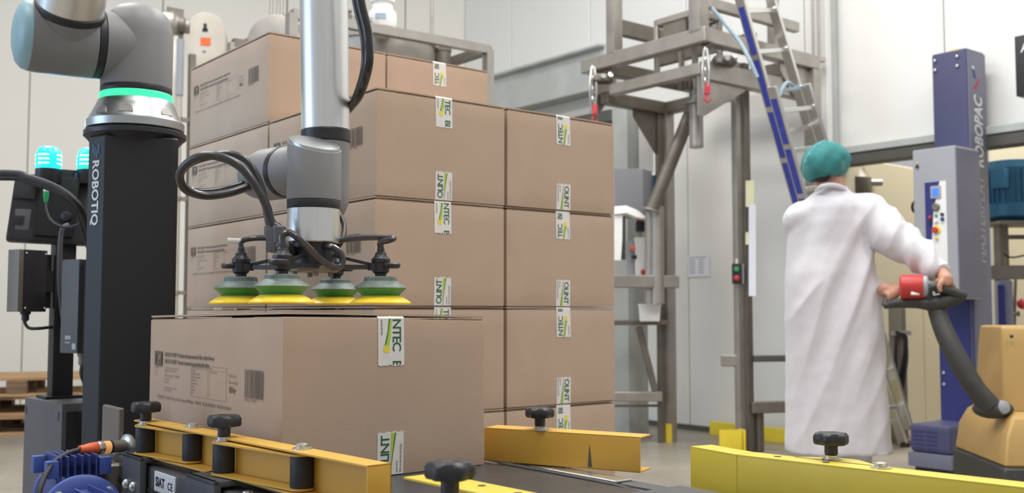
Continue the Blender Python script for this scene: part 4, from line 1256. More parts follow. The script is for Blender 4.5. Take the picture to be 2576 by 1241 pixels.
g = at(722, 128, 7.3)
bh = thing('drum_guard', 'grey arched drum guard on a sloping bar above the top carton', 'machine', g - Z * 0.2)
arc = [(0.205 * math.cos(math.pi * i / 18), 0.205 * math.sin(math.pi * i / 18)) for i in range(19)] + [(-0.205, -0.25), (0.205, -0.25)]
MB().prism(arc, g, V((0.97, -0.24, 0)), Z, 0.22).build('guard', 'stainless', bh, bevel=0.01)
MB().lathe(g + V((-0.02, -0.12, 0.0)), V((-0.24, -0.97, 0)), [(0.14, 0), (0.15, 0.04), (0.13, 0.06), (0.05, 0.07)], 28).build('drum_face', 'stainless_dark', bh)
MB().beam(at(560, 138, 7.2), at(675, 82, 7.15), 0.04, 0.05).build('sloping_bar', 'dark_beam', bh)
for x in (682, 700, 716):
    p = at(x, 40, 7.5)
    MB().cyl(p, flat(p, 3.4), 0.012, n=12).build('riser_pipe', 'stainless', bh)
MB().beam(flat(g, 0), g - Z * 0.2, 0.12, 0.12).build('pedestal', 'stainless_dark', bh)

# hopper frame behind the stack
hA = at(820, 52, 5.45); hB = at(1228, 128, 6.07)
zt = hA.z
hf = thing('hopper_unit', 'round stainless hopper hanging in a welded frame behind the carton stack', 'hopper', flat(hB, 0))
hB = flat(hB, zt)
MB().beam(hA - B2 * 0.2, hB, 0.05, 0.05).build('top_rail', 'stainless', hf)
hC = hB - A2 * 0.75
MB().beam(hB, hC, 0.05, 0.05).build('top_rail', 'stainless_dark', hf)
hD = hA - B2 * 0.2 - A2 * 0.75
MB().beam(hC, hD, 0.05, 0.05).build('top_rail', 'stainless_dark', hf)
for p in (hB, hC, hD, hA - B2 * 0.2):
    MB().beam(flat(p, 0), flat(p, zt), 0.05, 0.05).build('post', 'stainless', hf)
hp = at(955, 118, 6.15)
ho = hf
MB().lathe(flat(hp, 0), Z, [(0.08, 1.25), (0.33, 1.9), (0.335, 2.50), (0.345, 2.51), (0.345, 2.53), (0.30, 2.56), (0.02, 2.60)], 44).build('bowl', 'stainless', ho)
MB().cyl(flat(hp, 1.0), flat(hp, 1.26), 0.08).build('outlet', 'stainless', ho)
vs = at(1112, 160, 6.2)
MB().lathe(flat(vs, at(0, 185, 6.2).z), Z, [(0.05, 0), (0.053, 0.02), (0.053, 0.13), (0.058, 0.132), (0.058, 0.15), (0.05, 0.152)], 24).build('vent_stub', 'stainless_dark', ho)
MB().beam(flat(vs, at(0, 184, 6.2).z), flat(hp, at(0, 184, 6.2).z), 0.05, 0.05).build('vent_arm', 'stainless', ho)
wm = at(962, 80, 5.75)
wmt = thing('white_motor', 'white round motor standing on the hopper frame rail', 'motor', wm)
MB().lathe(wm, Z, [(0.05, 0), (0.06, 0.008), (0.076, 0.02), (0.080, 0.04), (0.080, 0.095), (0.072, 0.115), (0.06, 0.122), (0.058, 0.16), (0.068, 0.165), (0.068, 0.23)], 30).build('housing', 'panel_white', wmt)
MB().box(wm + V((0.0, -0.081, 0.07)), (0.06, 0.004, 0.03)).build('rating_plate', 'pale_blue', wmt)
MB().lathe(wm - Z * 0.045, Z, [(0.03, 0), (0.045, 0.02), (0.03, 0.046)], 18).build('neck', 'stainless', wmt)
vb = at(893, 52, 5.6)
vl = thing('valve_block', 'row of small steel valves beside the white motor', 'valve', vb)
for i, dx_ in enumerate((-0.03, 0.01, 0.045)):
    p = vb + V((dx_, 0.01 * i, 0))
    MB().lathe(p, Z, [(0.016, 0), (0.016, 0.03), (0.010, 0.034), (0.010, 0.05), (0.015, 0.052), (0.012, 0.062)], 14).build('valve', 'stainless_dark', vl)
MB().beam(vb + V((-0.06, 0, 0.012)), vb + V((0.09, 0.03, 0.012)), 0.03, 0.02).build('manifold', 'stainless', vl)
p = at(1086, 118, 6.25)
vp = thing('vertical_pipe', 'thin vertical steel pipe rising from the hopper lid', 'pipe', p)
MB().cyl(p, flat(p, 4.2), 0.011, n=12).build('pipe', 'stainless', vp)
MB().lathe(p - Z * 0.03, Z, [(0.02, 0), (0.02, 0.03)], 12).build('coupling', 'stainless', vp)

# ------------------------------------------------------------------ steel platform with bag frame
K = V((1.18, 6.3, 0)); dL = -A2; dR = B2
pf = thing('steel_platform', 'tall stainless platform frame with hanging bag hooks behind the stack', 'platform', V((1.535, 6.87, 0)))
def pbeam(p0, p1, w, h, mt='stainless', name='beam', up=Z, bev=0.006):
    return MB().beam(p0, p1, w, h, up).build(name, mt, pf, bevel=bev, seg=1)
zt = 2.63
kz = K + Z * zt
pbeam(kz - dL * 0.05, kz + dL * 1.08, 0.08, 0.095)
pbeam(kz - dR * 0.0, kz + dR * 1.16, 0.08, 0.095)
pbeam(kz + dL * 1.0 , kz + dL * 1.0 + dR * 1.1, 0.08, 0.095, 'stainless_dark')
pbeam(K + dR * 1.12 + Z * zt, K + dR * 1.12 + dL * 1.0 + Z * zt, 0.08, 0.095, 'stainless_dark')
pbeam(K + dL * 0.02 + dR * 0.02 + Z * 2.43, K + dL * 0.82 + dR * 0.02 + Z * 2.43, 0.07, 0.075)
pbeam(K + dL * 0.05 + dR * 0.05 + Z * 2.43, K + dL * 0.05 + dR * 1.05 + Z * 2.43, 0.07, 0.12)
# lower frame and rear post
RP = V((1.12, 7.45, 0))
pbeam(RP - dR * 0.62 + Z * 2.40, RP + dR * 0.05 + Z * 2.40, 0.08, 0.085, 'stainless_dark')
pbeam(RP + Z * 2.40, V((1.535, 6.87, 2.40)), 0.08, 0.085, 'stainless_dark')
MB().beam(RP, RP + Z * 2.38, 0.085, 0.085).build('post', 'stainless', pf, bevel=0.008)
MB().beam(RP - dR * 0.06, RP - dR * 0.06 + Z * 2.38, 0.03, 0.08).build('post_rib', 'stainless_dark', pf)
MP = V((1.535, 6.87, 0))
MB().beam(MP + V((-0.025, 0, 0)), MP + V((-0.025, 0, 2.60)), 0.045, 0.07).build('post', 'stainless', pf, bevel=0.006)
MB().beam(MP + V((0.032, 0.02, 0)), MP + V((0.032, 0.02, 2.60)), 0.04, 0.06).build('post', 'stainless_dark', pf, bevel=0.006)
XP = K + dR * 1.12 
MB().beam(XP + Z * 0, XP + Z * 2.58, 0.085, 0.085).build('post', 'stainless', pf, bevel=0.008)
# gussets
def gusset(o, dx, w, h, name='gusset', mt='stainless'):
    MB().prism([(0, 0), (w, 0), (w, -0.05), (0.05, -h), (0, -h)], o, dx, Z, 0.012).build(name, mt, pf)
gusset(K + dL * 0.05 + Z * 2.40, dR, 0.45, 0.26); gusset(XP - dR * 0.02 + Z * 2.58, -dR, 0.33, 0.34)
gusset(K + dL * 1.0 + Z * 2.57, dR, 0.22, 0.28); gusset(RP + Z * 2.36, -dR, 0.33, 0.36, mt='stainless_dark')
# posts above the deck and their rails
for p, w in ((K + dL * 0.78, 0.08), (K + dL * 0.03, 0.09), (K + dR * 0.42 + dL * 0.3, 0.07), (K + dR * 0.9 + dL * 0.15, 0.06)):
    MB().beam(p + Z * 2.66, p + Z * 3.9, w, w).build('upper_post', 'stainless', pf, bevel=0.006)
pbeam(K + dL * 0.78 + Z * 2.86, K + dL * 0.78 + dR * 0.6 + Z * 2.86, 0.05, 0.11, 'stainless_dark')
pbeam(K + dL * 0.03 + Z * 2.86, K + dL * 0.03 + dR * 1.0 + Z * 2.86, 0.05, 0.07)
pbeam(K + dL * 0.03 + dR * 0.55 + Z * 2.72, K + dL * 0.9 + dR * 0.55 + Z * 2.72, 0.05, 0.07, 'stainless_dark')
# weighing cradle: a hollow square frame hanging through the deck
cr = K + dL * 0.50 + dR * 0.12
for a, b in ((0, 0), (0.33, 0), (0, 0.24), (0.33, 0.24)):
    q = cr - dL * a + dR * b
    pbeam(q + Z * 2.42, q + Z * 2.86, 0.035, 0.035, 'stainless', 'cradle_post')
for z in (2.44, 2.84):
    pbeam(cr + Z * z, cr - dL * 0.33 + Z * z, 0.035, 0.045, 'stainless', 'cradle_bar')
    pbeam(cr + dR * 0.24 + Z * z, cr - dL * 0.33 + dR * 0.24 + Z * z, 0.035, 0.045, 'stainless_dark', 'cradle_bar')
    pbeam(cr + Z * z, cr + dR * 0.24 + Z * z, 0.035, 0.045, 'stainless_dark', 'cradle_bar')
    pbeam(cr - dL * 0.33 + Z * z, cr - dL * 0.33 + dR * 0.24 + Z * z, 0.035, 0.045, 'stainless', 'cradle_bar')
pbeam(cr - dL * 0.16 + dR * 0.12 + Z * 2.70, cr - dL * 0.16 + dR * 0.12 + Z * 2.82, 0.20, 0.26, 'stainless_dark', 'cradle_tray')
# load cells at the beam ends
for o in (K + dL * 0.9 + Z * 2.52, K + dR * 0.2 + Z * 2.50):
    c_ = MB().box(o, (0.14, 0.12, 0.05)).build('load_cell', 'stainless_dark', pf, bevel=0.006)
    for i in range(3):
        MB().cyl(o + V((-0.05 + 0.05 * i, -0.07, 0.0)), o + V((-0.05 + 0.05 * i, -0.10, 0.012 * (i - 1))), 0.017, n=12).build('bolt', 'zinc', c_)
# cross members low down
zz1 = at(0, 908, 6.87).z; zz2 = at(0, 1026, 6.87).z
pbeam(MP + V((-0.15, 0.02, zz1)), MP + V((-0.02, 0, zz1)), 0.05, 0.075)
pbeam(MP + V((0.06, 0.0, at(0, 903, 6.87).z)), XP + Z * at(0, 903, 6.87).z, 0.05, 0.042, 'dark_beam')
pbeam(MP + V((0.04, 0.0, zz2)), XP + Z * zz2, 0.06, 0.075, 'stainless_dark')
pbeam(MP + V((0.10, 0.06, 0)), MP + V((0.10, 0.06, zz2)), 0.06, 0.06, 'stainless_dark', 'short_post')
# left bag station: cross beam, shelf frame, braces
zc_ = at(0, 710, 7.1).z
pbeam(flat(at(1555, 710, 7.1), zc_) - dR * 0.4, flat(at(1704, 710, 7.1), zc_), 0.07, 0.085, 'stainless')
z8 = at(0, 812, 7.35).z
pbeam(flat(at(1500, 812, 7.35), z8), flat(at(1682, 812, 7.35), z8), 0.06, 0.035, 'stainless_dark')
pbeam(flat(at(1607, 822, 7.35), z8 - 0.03), flat(at(1648, 985, 7.35), at(0, 985, 7.35).z), 0.045, 0.045, 'stainless_dark', 'brace')
z9 = at(0, 998, 7.35).z
pbeam(flat(at(1480, 998, 7.35), z9), flat(at(1665, 998, 7.35), z9), 0.07, 0.068, 'stainless')
pbeam(flat(at(1480, 1021, 7.5), at(0, 1021, 7.5).z), flat(at(1655, 1021, 7.5), at(0, 1021, 7.5).z), 0.02, 0.018, 'stainless_dark')
pbeam(flat(at(1500, 812, 7.35), z8), flat(at(1500, 812, 7.35), 0.0), 0.06, 0.06, 'stainless_dark', 'short_post')
MB().cyl(at(1737, 285, 7.0), at(1640, 528, 7.0), 0.046, n=20).build('diagonal_tube', 'stainless_dark', pf)
MB().lathe(at(1640, 528, 7.0), at(1648, 505, 7.0) - at(1640, 528, 7.0), [(0.06, -0.01), (0.06, 0.0)], 20).build('tube_collar', 'stainless', pf)
MB().cyl(flat(at(1652, 700, 7.05), 0.98), at(1652, 520, 7.05), 0.05, n=22).build('filling_tube', 'stainless', pf)
MB().cyl(flat(at(1632, 700, 7.05), 0.98), at(1634, 535, 7.05), 0.028, n=18).build('filling_tube', 'stainless', pf)
MB().beam(RP + V((-0.01, -0.045, 0.0)), RP + V((-0.01, -0.045, 0.13)), 0.05, 0.02).build('yellow_band', 'barrier_yellow', pf)

sp = at(1752, 372, 6.75)
so = thing('spout', 'vertical steel discharge spout hanging below the platform', 'spout', sp)
MB().lathe(sp, Z, [(0.046, 0), (0.048, 0.004), (0.046, 0.02), (0.046, 0.30), (0.05, 0.305), (0.05, 0.33), (0.046, 0.335), (0.046, 0.50)], 26).build('tube', 'stainless', so)
MB().lathe(sp + Z * 0.285, Z, [(0.052, 0), (0.085, 0.005), (0.085, 0.012), (0.052, 0.016)], 24).build('flange', 'stainless', so)
for i in range(3):
    MB().box(sp + V((-0.11 + 0.03 * i, -0.03, 0.41 + 0.02 * (i % 2))), (0.026, 0.05, 0.06)).build('valve', 'stainless_dark', so, bevel=0.006)
MB().beam(sp + V((-0.12, 0, 0.42)), sp + V((0, 0, 0.42)), 0.03, 0.03).build('valve_arm', 'stainless', so)
jb = at(1806, 250, 6.6)
jo = thing('terminal_box', 'small grey box hanging beside the steel spout', 'box', jb)
MB().box(jb + Z * 0.085, (0.09, 0.08, 0.17)).build('case', 'stainless', jo, bevel=0.006)
MB().beam(jb + V((0, 0, 0.168)), jb + V((0.0, -0.03, 0.22)), 0.02, 0.02).build('hanger', 'stainless_dark', jo)
MB().cyl(jb + V((-0.02, 0, 0.0)), jb + V((-0.03, 0, -0.055)), 0.012, 0.006).build('cable_gland', 'stainless_dark', jo)

def chain(px, y0, y1, Y, label, hook_y):
    top = at(px, y0, Y)
    c = thing('lifting_chain', label, 'chain', flat(top, at(px, y1, Y).z))
    n = int((y1 - y0) / 13)
    for i in range(n):
        p = at(px + (3 if i % 2 else -2), y0 + 13 * (i + 0.5), Y)
        m = MB(); L_ = []
        a = V((1, 0, 0)) if i % 2 else V((0, 1, 0))
        for q in range(12):
            t = 2 * math.pi * q / 12
            L_.append(p + a * (0.013 * math.cos(t)) + Z * (0.024 * math.sin(t)))
        L_.append(L_[0])
        m.tube(L_, 0.0045, 6, 1, False); m.build('chain_link', 'zinc', c)
    for dx_ in (-8, 9):
        m = MB().tube([at(px + dx_ * 0.4, y0, Y), at(px + dx_, (y0 + y1) / 2, Y - 0.02), at(px + dx_ * 0.5, y1 - 4, Y)], 0.008, 8)
        m.build('chain_fall', 'zinc', c)
    hk = MB().box(at(px + 4, hook_y, Y), (0.035, 0.03, 0.075)).build('red_hook', 'red_seal', c, bevel=0.008)
    MB().tube([at(px + 4, hook_y + 14, Y), at(px - 2, hook_y + 26, Y), at(px + 6, hook_y + 34, Y), at(px + 12, hook_y + 26, Y)], 0.007, 8).build('hook_tip', 'red_seal', hk)
chain(1492, 168, 280, 6.98, 'zinc chain with red hook dangling above the cartons', 276)
chain(1775, 122, 238, 6.22, 'zinc chain with red hook dangling beside the steel spout', 222)
cable('air_line', 'pale blue air line hanging from the platform rail to the ladder', [at(1790, 20, 6.1), at(1820, 55, 6.1), at(1860, 105, 6.08), at(1885, 150, 6.05), at(1905, 195, 6.05)], 0.012, 'pale_blue')

# switch, papers, sheets
sw = at(1856, 714, 6.80)
so_ = thing('push_button_switch', 'black push-button box with green and red buttons on the platform post', 'switch', sw)
MB().box(sw + V((0, 0.02, 0.066)), (0.062, 0.04, 0.132)).build('case', 'black_plastic', so_, bevel=0.005)
MB().box(sw + V((0.036, 0.035, 0.066)), (0.02, 0.03, 0.13)).build('back_plate', 'cabinet_grey', so_)
MB().lathe(sw + V((-0.008, 0.0, 0.095)), V((0, -1, 0)), [(0.016, 0), (0.016, 0.008), (0.01, 0.01)], 16).build('green_button', 'green_plastic', so_)
MB().lathe(sw + V((-0.008, 0.0, 0.036)), V((0, -1, 0)), [(0.018, 0), (0.018, 0.012), (0.01, 0.016)], 16).build('red_button', 'red_plastic', so_)
MB().cyl(sw + V((0, 0.02, 0.13)), sw + V((0, 0.02, 0.165)), 0.009).build('cable_gland', 'cream_plastic', so_)
def sheet(name, label, px0, px1, py0, py1, Y0, Y1, mt):
    a, b, c, d = at(px0, py1, Y0), at(px1, py1, Y1), at(px1, py0, Y1), at(px0, py0, Y0)
    a.z = b.z = min(a.z, b.z); c.z = d.z
    n_ = (b - a).cross(d - a).normalized() * 0.003
    o = MB().hexa([a, b, b + n_, a + n_, d, c, c + n_, d + n_]).build(name, mt, None, origin=a)
    return tag(o, label, 'paper')
sheet('paper_sheet', 'pale yellow sheet clipped on the platform post above the switch', 1876, 1897, 455, 520, 6.80, 6.78, 'paper_yellow')
sheet('paper_sheet', 'long white sheet hanging from the platform post', 1884, 1902, 516, 745, 6.79, 6.76, 'paper')
sheet('paper_sheet', 'small yellow sheet folded behind the long white sheet on the post', 1876, 1886, 585, 615, 6.81, 6.79, 'paper_yellow')
p = CORNER + DW * ((V((1.29, 7.97, 0)) - CORNER).dot(DW))
nt_ = thing('notice', 'printed white notice sheet taped to the pale wall panel', 'notice', p + NW * 0.004 + Z * 1.22)
hw = 0.11
za, zb = at(0, 695, 7.95).z, at(0, 640, 7.95).z
q0 = p - DW * hw + NW * 0.004; q1 = p + DW * hw + NW * 0.004
MB().hexa([q0 + Z * za, q1 + Z * za, q1 + NW * 0.003 + Z * za, q0 + NW * 0.003 + Z * za, q0 + Z * zb, q1 + Z * zb, q1 + NW * 0.003 + Z * zb, q0 + NW * 0.003 + Z * zb]).build('sheet', 'paper', nt_)
m = MB()
for i in range(7):
    z = zb - 0.02 - i * 0.02; a_ = 0.09 if i == 0 else 0.05
    for s_ in ((-0.095, -0.095 + (0.17 if i == 0 else 0.06)), (0.0, 0.05)):
        if i == 0 and s_[0] == 0.0: continue
        x0, x1 = s_
        f_ = p + NW * 0.0078
        m.add([f_ + DW * x0 + Z * z, f_ + DW * x1 + Z * z, f_ + DW * x1 + Z * (z + 0.008), f_ + DW * x0 + Z * (z + 0.008)], [(0, 1, 2, 3)])
m.build('text_lines', 'grey_ink', nt_)

# yellow kick barrier and post guard
b0 = CORNER + DW * ((V((1.31, 7.72, 0)) - CORNER).dot(DW)); b0 += NW * 0.12
bo = thing('kick_barrier', 'yellow kick barrier lying along the foot of the wall', 'barrier', b0 + DW * 0.55)
MB().beam(b0 + Z * 0.05, b0 + DW * 1.25 + Z * 0.05, 0.05, 0.10).build('rail', 'barrier_yellow', bo, bevel=0.006)
for t in (0.1, 1.1):
    MB().beam(b0 + DW * t + NW * -0.05 + Z * 0.03, b0 + DW * (t + 0.08) + NW * -0.05 + Z * 0.03, 0.06, 0.06).build('foot', 'barrier_yellow', bo)
pg = at(1838, 1125, 6.75)
go = thing('post_guard', 'yellow steel post guard in front of the platform post', 'guard', flat(pg, 0))
hgt = at(0, 1082, 6.75).z
R_ = Matrix((B2, -A2, Z)).transposed()
MB().box(flat(pg, hgt / 2) + V((0, 0.0, 0)), (0.15, 0.012, hgt), Matrix((V((0.97, 0.12, 0)).normalized(), V((-0.12, 0.97, 0)).normalized(), Z)).transposed()).build('front_plate', 'barrier_yellow', go, bevel=0.003)
MB().box(flat(pg, hgt / 2) + V((0.085, 0.04, 0)), (0.012, 0.10, hgt), Matrix((V((0.97, 0.12, 0)).normalized(), V((-0.12, 0.97, 0)).normalized(), Z)).transposed()).build('side_plate', 'barrier_yellow', go, bevel=0.003)

# cabinet, bag and bin at the bag station
gpil = at(1578, 700, 7.75)
po = thing('steel_pillar', 'bluish grey steel pillar beside the bag station', 'pillar', flat(gpil, 0))
MB().beam(flat(gpil, 0), flat(gpil, 2.5), 0.16, 0.14).build('web', 'steel_beam', po, bevel=0.005)
MB().beam(flat(gpil, 0) + V((0.085, -0.02, 0)), flat(gpil, 2.5) + V((0.085, -0.02, 0)), 0.02, 0.16).build('flange', 'steel_beam', po)
MB().beam(flat(gpil, 0), flat(gpil, 0.015), 0.26, 0.24).build('base_plate', 'steel_beam', po)
w0 = at(1618, 430, 7.6)
wo = MB().hexa([flat(at(1604, 0, 7.7), 1.98), flat(at(1640, 0, 7.7), 1.98), flat(at(1640, 0, 7.76), 1.98), flat(at(1604, 0, 7.76), 1.98),
                flat(at(1604, 0, 7.7), 2.36), flat(at(1640, 0, 7.7), 2.36), flat(at(1640, 0, 7.76), 2.36), flat(at(1604, 0, 7.76), 2.36)]).build('white_board', 'panel_white', None, origin=flat(at(1620, 0, 7.72), 1.98))
tag(wo, 'upright white board above the grey control cabinet', 'board')
q = at(1600, 535, 7.3)
cb = thing('wall_cabinet', 'plain grey control cabinet beside the diagonal tube', 'cabinet', q)
a_, b_ = at(1545, 500, 7.25), at(1618, 500, 7.25); c_ = at(1641, 500, 7.42)
zl, zh = at(0, 545, 7.25).z, at(0, 424, 7.25).z
bk_ = c_ - b_
MB().hexa([flat(a_, zl), flat(b_, zl), flat(b_ + bk_, zl), flat(a_ + bk_, zl), flat(a_, zh), flat(b_, zh), flat(b_ + bk_, zh), flat(a_ + bk_, zh)]).build('case', 'cabinet_grey', cb, bevel=0.006)
MB().beam(flat(c_, zl) + V((0.02, 0.05, 0.1)), flat(c_, zh - 0.02) + V((0.02, 0.05, 0)), 0.03, 0.03).build('teal_strip', 'machine_blue', cb)
MB().beam(flat(a_ + bk_ * 0.5, zl - 0.3), flat(a_ + bk_ * 0.5, zl), 0.06, 0.06).build('bracket', 'stainless_dark', cb)
# white bag hung over the filling ring
bg = at(1580, 640, 7.1)
bag = thing('white_bag', 'white filling bag draped over a bar between cabinet and stack', 'bag', bg)
prof = [(1545, 520), (1575, 517), (1600, 527), (1622, 543)]
top = [at(x, y, 7.1) for x, y in prof]; bot = [at(x - 2, y + (22 if i < 3 else 10), 7.1) for i, (x, y) in enumerate(prof)]
m = MB()
rg = []
for i in range(4):
    rg.append([top[i] + V((0, -0.06, -0.01)), top[i], top[i] + V((0, 0.08, -0.01)), bot[i] + V((0, 0.08, 0)), bot[i] + V((0, -0.07, 0))])
m.loft(rg); m.build('fold', 'white_bag', bag, bevel=0.008)
m = MB().loft([[at(1545, 540, 7.05), at(1566, 540, 7.05), at(1566, 540, 7.12), at(1545, 540, 7.12)],
               [at(1545, 600, 7.05), at(1565, 600, 7.04), at(1566, 600, 7.12), at(1545, 600, 7.12)],
               [at(1545, 655, 7.05), at(1562, 655, 7.05), at(1562, 655, 7.1), at(1545, 655, 7.1)]])
m.build('skirt', 'white_bag', bag)
cpn = at(1612, 690, 7.2)
cpo = thing('button_station', 'slim white panel with red and yellow buttons under the white bag', 'control panel', cpn)
MB().box(cpn + V((0, 0, 0.12)), (0.085, 0.06, 0.27)).build('case', 'panel_white', cpo, bevel=0.005)
MB().box(cpn + V((-0.07, 0.03, 0.10)), (0.05, 0.06, 0.26)).build('side_case', 'cabinet_grey', cpo, bevel=0.004)
for dx_, dz, mt in ((0.012, 0.015, 'red_plastic'), (-0.06, 0.18, 'orange'), (-0.05, 0.12, 'black_plastic')):
    MB().lathe(cpn + V((dx_, -0.03, dz)), V((0, -1, 0)), [(0.018, 0), (0.018, 0.012), (0.01, 0.016)], 16).build('button', mt, cpo)
MB().box(cpn + V((-0.005, -0.02, 0.33)), (0.06, 0.06, 0.07)).build('clamp_motor', 'black_plastic', cpo, bevel=0.008)
MB().box(cpn + V((-0.005, -0.02, 0.38)), (0.05, 0.05, 0.03)).build('clamp_cap', 'red_seal', cpo, bevel=0.005)
MB().beam(cpn + V((-0.01, 0, 0.24)), cpn + V((-0.01, 0, 0.31)), 0.03, 0.03).build('stem', 'stainless', cpo)
bn = at(1634, 808, 7.2)
bo2 = thing('white_bin', 'white plastic bin on the shelf of the bag station', 'bin', bn)
zl, zh = at(0, 810, 7.2).z, at(0, 766, 7.2).z
c4 = [at(1606, 800, 7.1), at(1663, 800, 7.1), at(1660, 800, 7.35), at(1609, 800, 7.35)]
lo = [flat((p - bn) * 0.88 + bn, zl + 0.003) for p in c4]; hi = [flat(p, zh) for p in c4]
MB().loft([lo, hi]).build('tub', 'white_bag', bo2, bevel=0.01)
MB().loft([[p + Z * 0.0 for p in [flat((p - bn) * 1.03 + bn, zh - 0.012) for p in c4]], [flat((p - bn) * 1.03 + bn, zh) for p in c4]]).build('rim', 'white_bag', bo2)

# ------------------------------------------------------------------ ladder
T1, G1 = at(1857, -20, 6.15), at(2180, 1128, 6.98)
T2, G2 = at(1931, -20, 6.52), at(2274, 1119, 7.17)
G1.z = 0.0; G2.z = 0.0
lad = thing('ladder', 'leaning aluminium extension ladder with blue labelled stiles behind the worker', 'ladder', (G1 + G2) / 2)
axl = (T1 - G1).normalized(); acr = (G2 - G1).normalized()
nl = axl.cross(acr).normalized()
if nl.y > 0: nl = -nl
L1 = (T1 - G1).length
def stile(a, b, name='stile'):
    s_ = MB().beam(a, b, 0.024, 0.075, up=nl).build(name, 'alu', lad, bevel=0.003, seg=1)
    return s_
def blue_face(st, a, b, sgn, k0=0.02, k1=0.98, n=9):
    d = b - a
    for i in range(n):
        t0 = k0 + (k1 - k0) * i / n; t1 = k0 + (k1 - k0) * (i + 0.9) / n
        m = MB().beam(a + d * t0 - acr * 0.0138, a + d * t1 - acr * 0.0138, 0.002, 0.048, up=nl)
        m.build('blue_label', 'blue_label', st)
s1 = stile(G1, T1 + axl * 0.3); blue_face(s1, G1, T1, -1)
s2 = stile(G2, T2 + axl * 0.3)
o2 = nl * 0.085 - acr * 0.03
m1 = G1 + (T1 - G1) * 0.805
s3 = stile(G1 + o2 + axl * 0.15, m1 + o2, 'stile'); blue_face(s3, G1 + o2 + axl * 0.15, m1 + o2, -1, n=7)
m2 = G2 + (T2 - G2) * 0.805
s4 = stile(G2 + nl * 0.085 + axl * 0.15, m2 + nl * 0.085, 'stile')
for i in range(12):
    t = 0.06 + i * 0.082
    MB().beam(G1 + (T1 - G1) * t, G2 + (T2 - G2) * t, 0.03, 0.03, up=nl).build('rung', 'alu', lad, bevel=0.004, seg=1)
for i in range(9):
    t = 0.10 + i * 0.082
    if t < 0.8:
        MB().beam(G1 + (T1 - G1) * t + nl * 0.085, G2 + (T2 - G2) * t + nl * 0.085, 0.03, 0.03, up=nl).build('rung', 'alu', lad, bevel=0.004, seg=1)
MB().beam(m1 + o2 * 0.5 - axl * 0.02, m2 + nl * 0.04 - axl * 0.02, 0.02, 0.02, up=nl).build('guide_bracket', 'pale_blue', lad)
MB().tube([m1 - axl * 0.1 + acr * 0.05, m1 + acr * 0.2 + axl * 0.06, m2 - axl * 0.02], 0.012, 8).build('hook', 'pale_blue', lad)
for g_ in (G1, G2):
    MB().box(g_ + Z * 0.015, (0.05, 0.09, 0.03)).build('rubber_foot', 'black_rubber', lad)
# ------------------------------------------------------------------ pallet wrapper
Cc = V((2.788, 6.25, 0))
wr = thing('pallet_wrapper', 'tall blue pallet wrapping machine with grey control box lettered ROBOPAC MASTERPLAT', 'wrapping machine', Cc - A2 * 0.11 + B2 * 0.11)
def wq(a, b, z):
    return Cc + A2 * a + B2 * b + Z * z
def wbox(a0, a1, b0, b1, z0, z1):
    return [wq(a0, b0, z0), wq(a1, b0, z0), wq(a1, b1, z0), wq(a0, b1, z0), wq(a0, b0, z1), wq(a1, b0, z1), wq(a1, b1, z1), wq(a0, b1, z1)]
mast = MB().hexa(wbox(-0.23, 0.0, 0, 0.22, 0.05, 2.545)).build('mast', 'wrapper_blue', wr, bevel=0.02, seg=3)
MB().hexa(wbox(-0.001, 0.004, 0.004, 0.218, 0.06, 2.53)).build('mast_side_cover', 'wrapper_grey', wr, bevel=0.002)
MB().hexa(wbox(-0.225, -0.03, -0.004, 0.0, 0.10, 1.0)).build('lower_front_cover', 'wrapper_deep', wr)
for a, z in ((-0.205, 2.50), (-0.205, 2.44), (-0.06, 2.50), (-0.06, 2.44), (-0.2, 0.78), (-0.2, 0.72), (-0.2, 0.55), (-0.2, 0.48), (-0.06, 0.48)):
    MB().lathe(wq(a, -0.005, z), -B2, [(0.011, 0), (0.009, 0.006), (0.003, 0.008)], 12).build('cover_screw', 'zinc', wr)
me = text_mesh('ROBOPAC', 0.125, 0.004, 0.98, shear=0.25)
zt_ = at(2470, 625, 6.35).z
o_ = wq(0.0048, 0.152, 0)
sc = Matrix.Diagonal((1.0, 1.0, 1, 1))
def side_text(body, size, y_px, mt, name, bold, length_px):
    me = text_mesh(body, size, bold, 1.0, shear=0.25)
    w = max(v.co.x for v in me.vertices) - min(v.co.x for v in me.vertices)
    want = length_px * 6.35 / 2600
    z0 = at(2470, y_px, 6.35).z
    MB().mesh(me, basis(wq(0.0052, 0.158, z0), Z, -B2) @ Matrix.Diagonal((want / w, 1.0, 1, 1))).build(name, mt, wr)
side_text('ROBOPAC', 0.135, 425, 'white_ink', 'lettering', 0.004, 185)
side_text('MASTERPLAT', 0.135, 665, 'grey_ink', 'lettering', 0.0005, 225)
def tri(pts, mt, name):
    MB().add([wq(0.0052, b, at(2470, y, 6.35).z) for b, y in pts], [tuple(range(len(pts)))]).build(name, mt, wr)
tri([(0.065, 225), (0.15, 195), (0.12, 218), (0.09, 232)], 'logo_red', 'logo_flag')
tri([(0.05, 178), (0.085, 185), (0.10, 205), (0.065, 200)], 'wrapper_deep', 'logo_wing')
tri([(0.05, 172), (0.075, 172), (0.075, 179), (0.05, 179)], 'white_ink', 'logo_tip')
MB().hexa(wbox(-0.16, -0.08, 0.08, 0.14, 2.545, 2.57)).build('top_cap', 'yellow_plastic', wr, bevel=0.008)
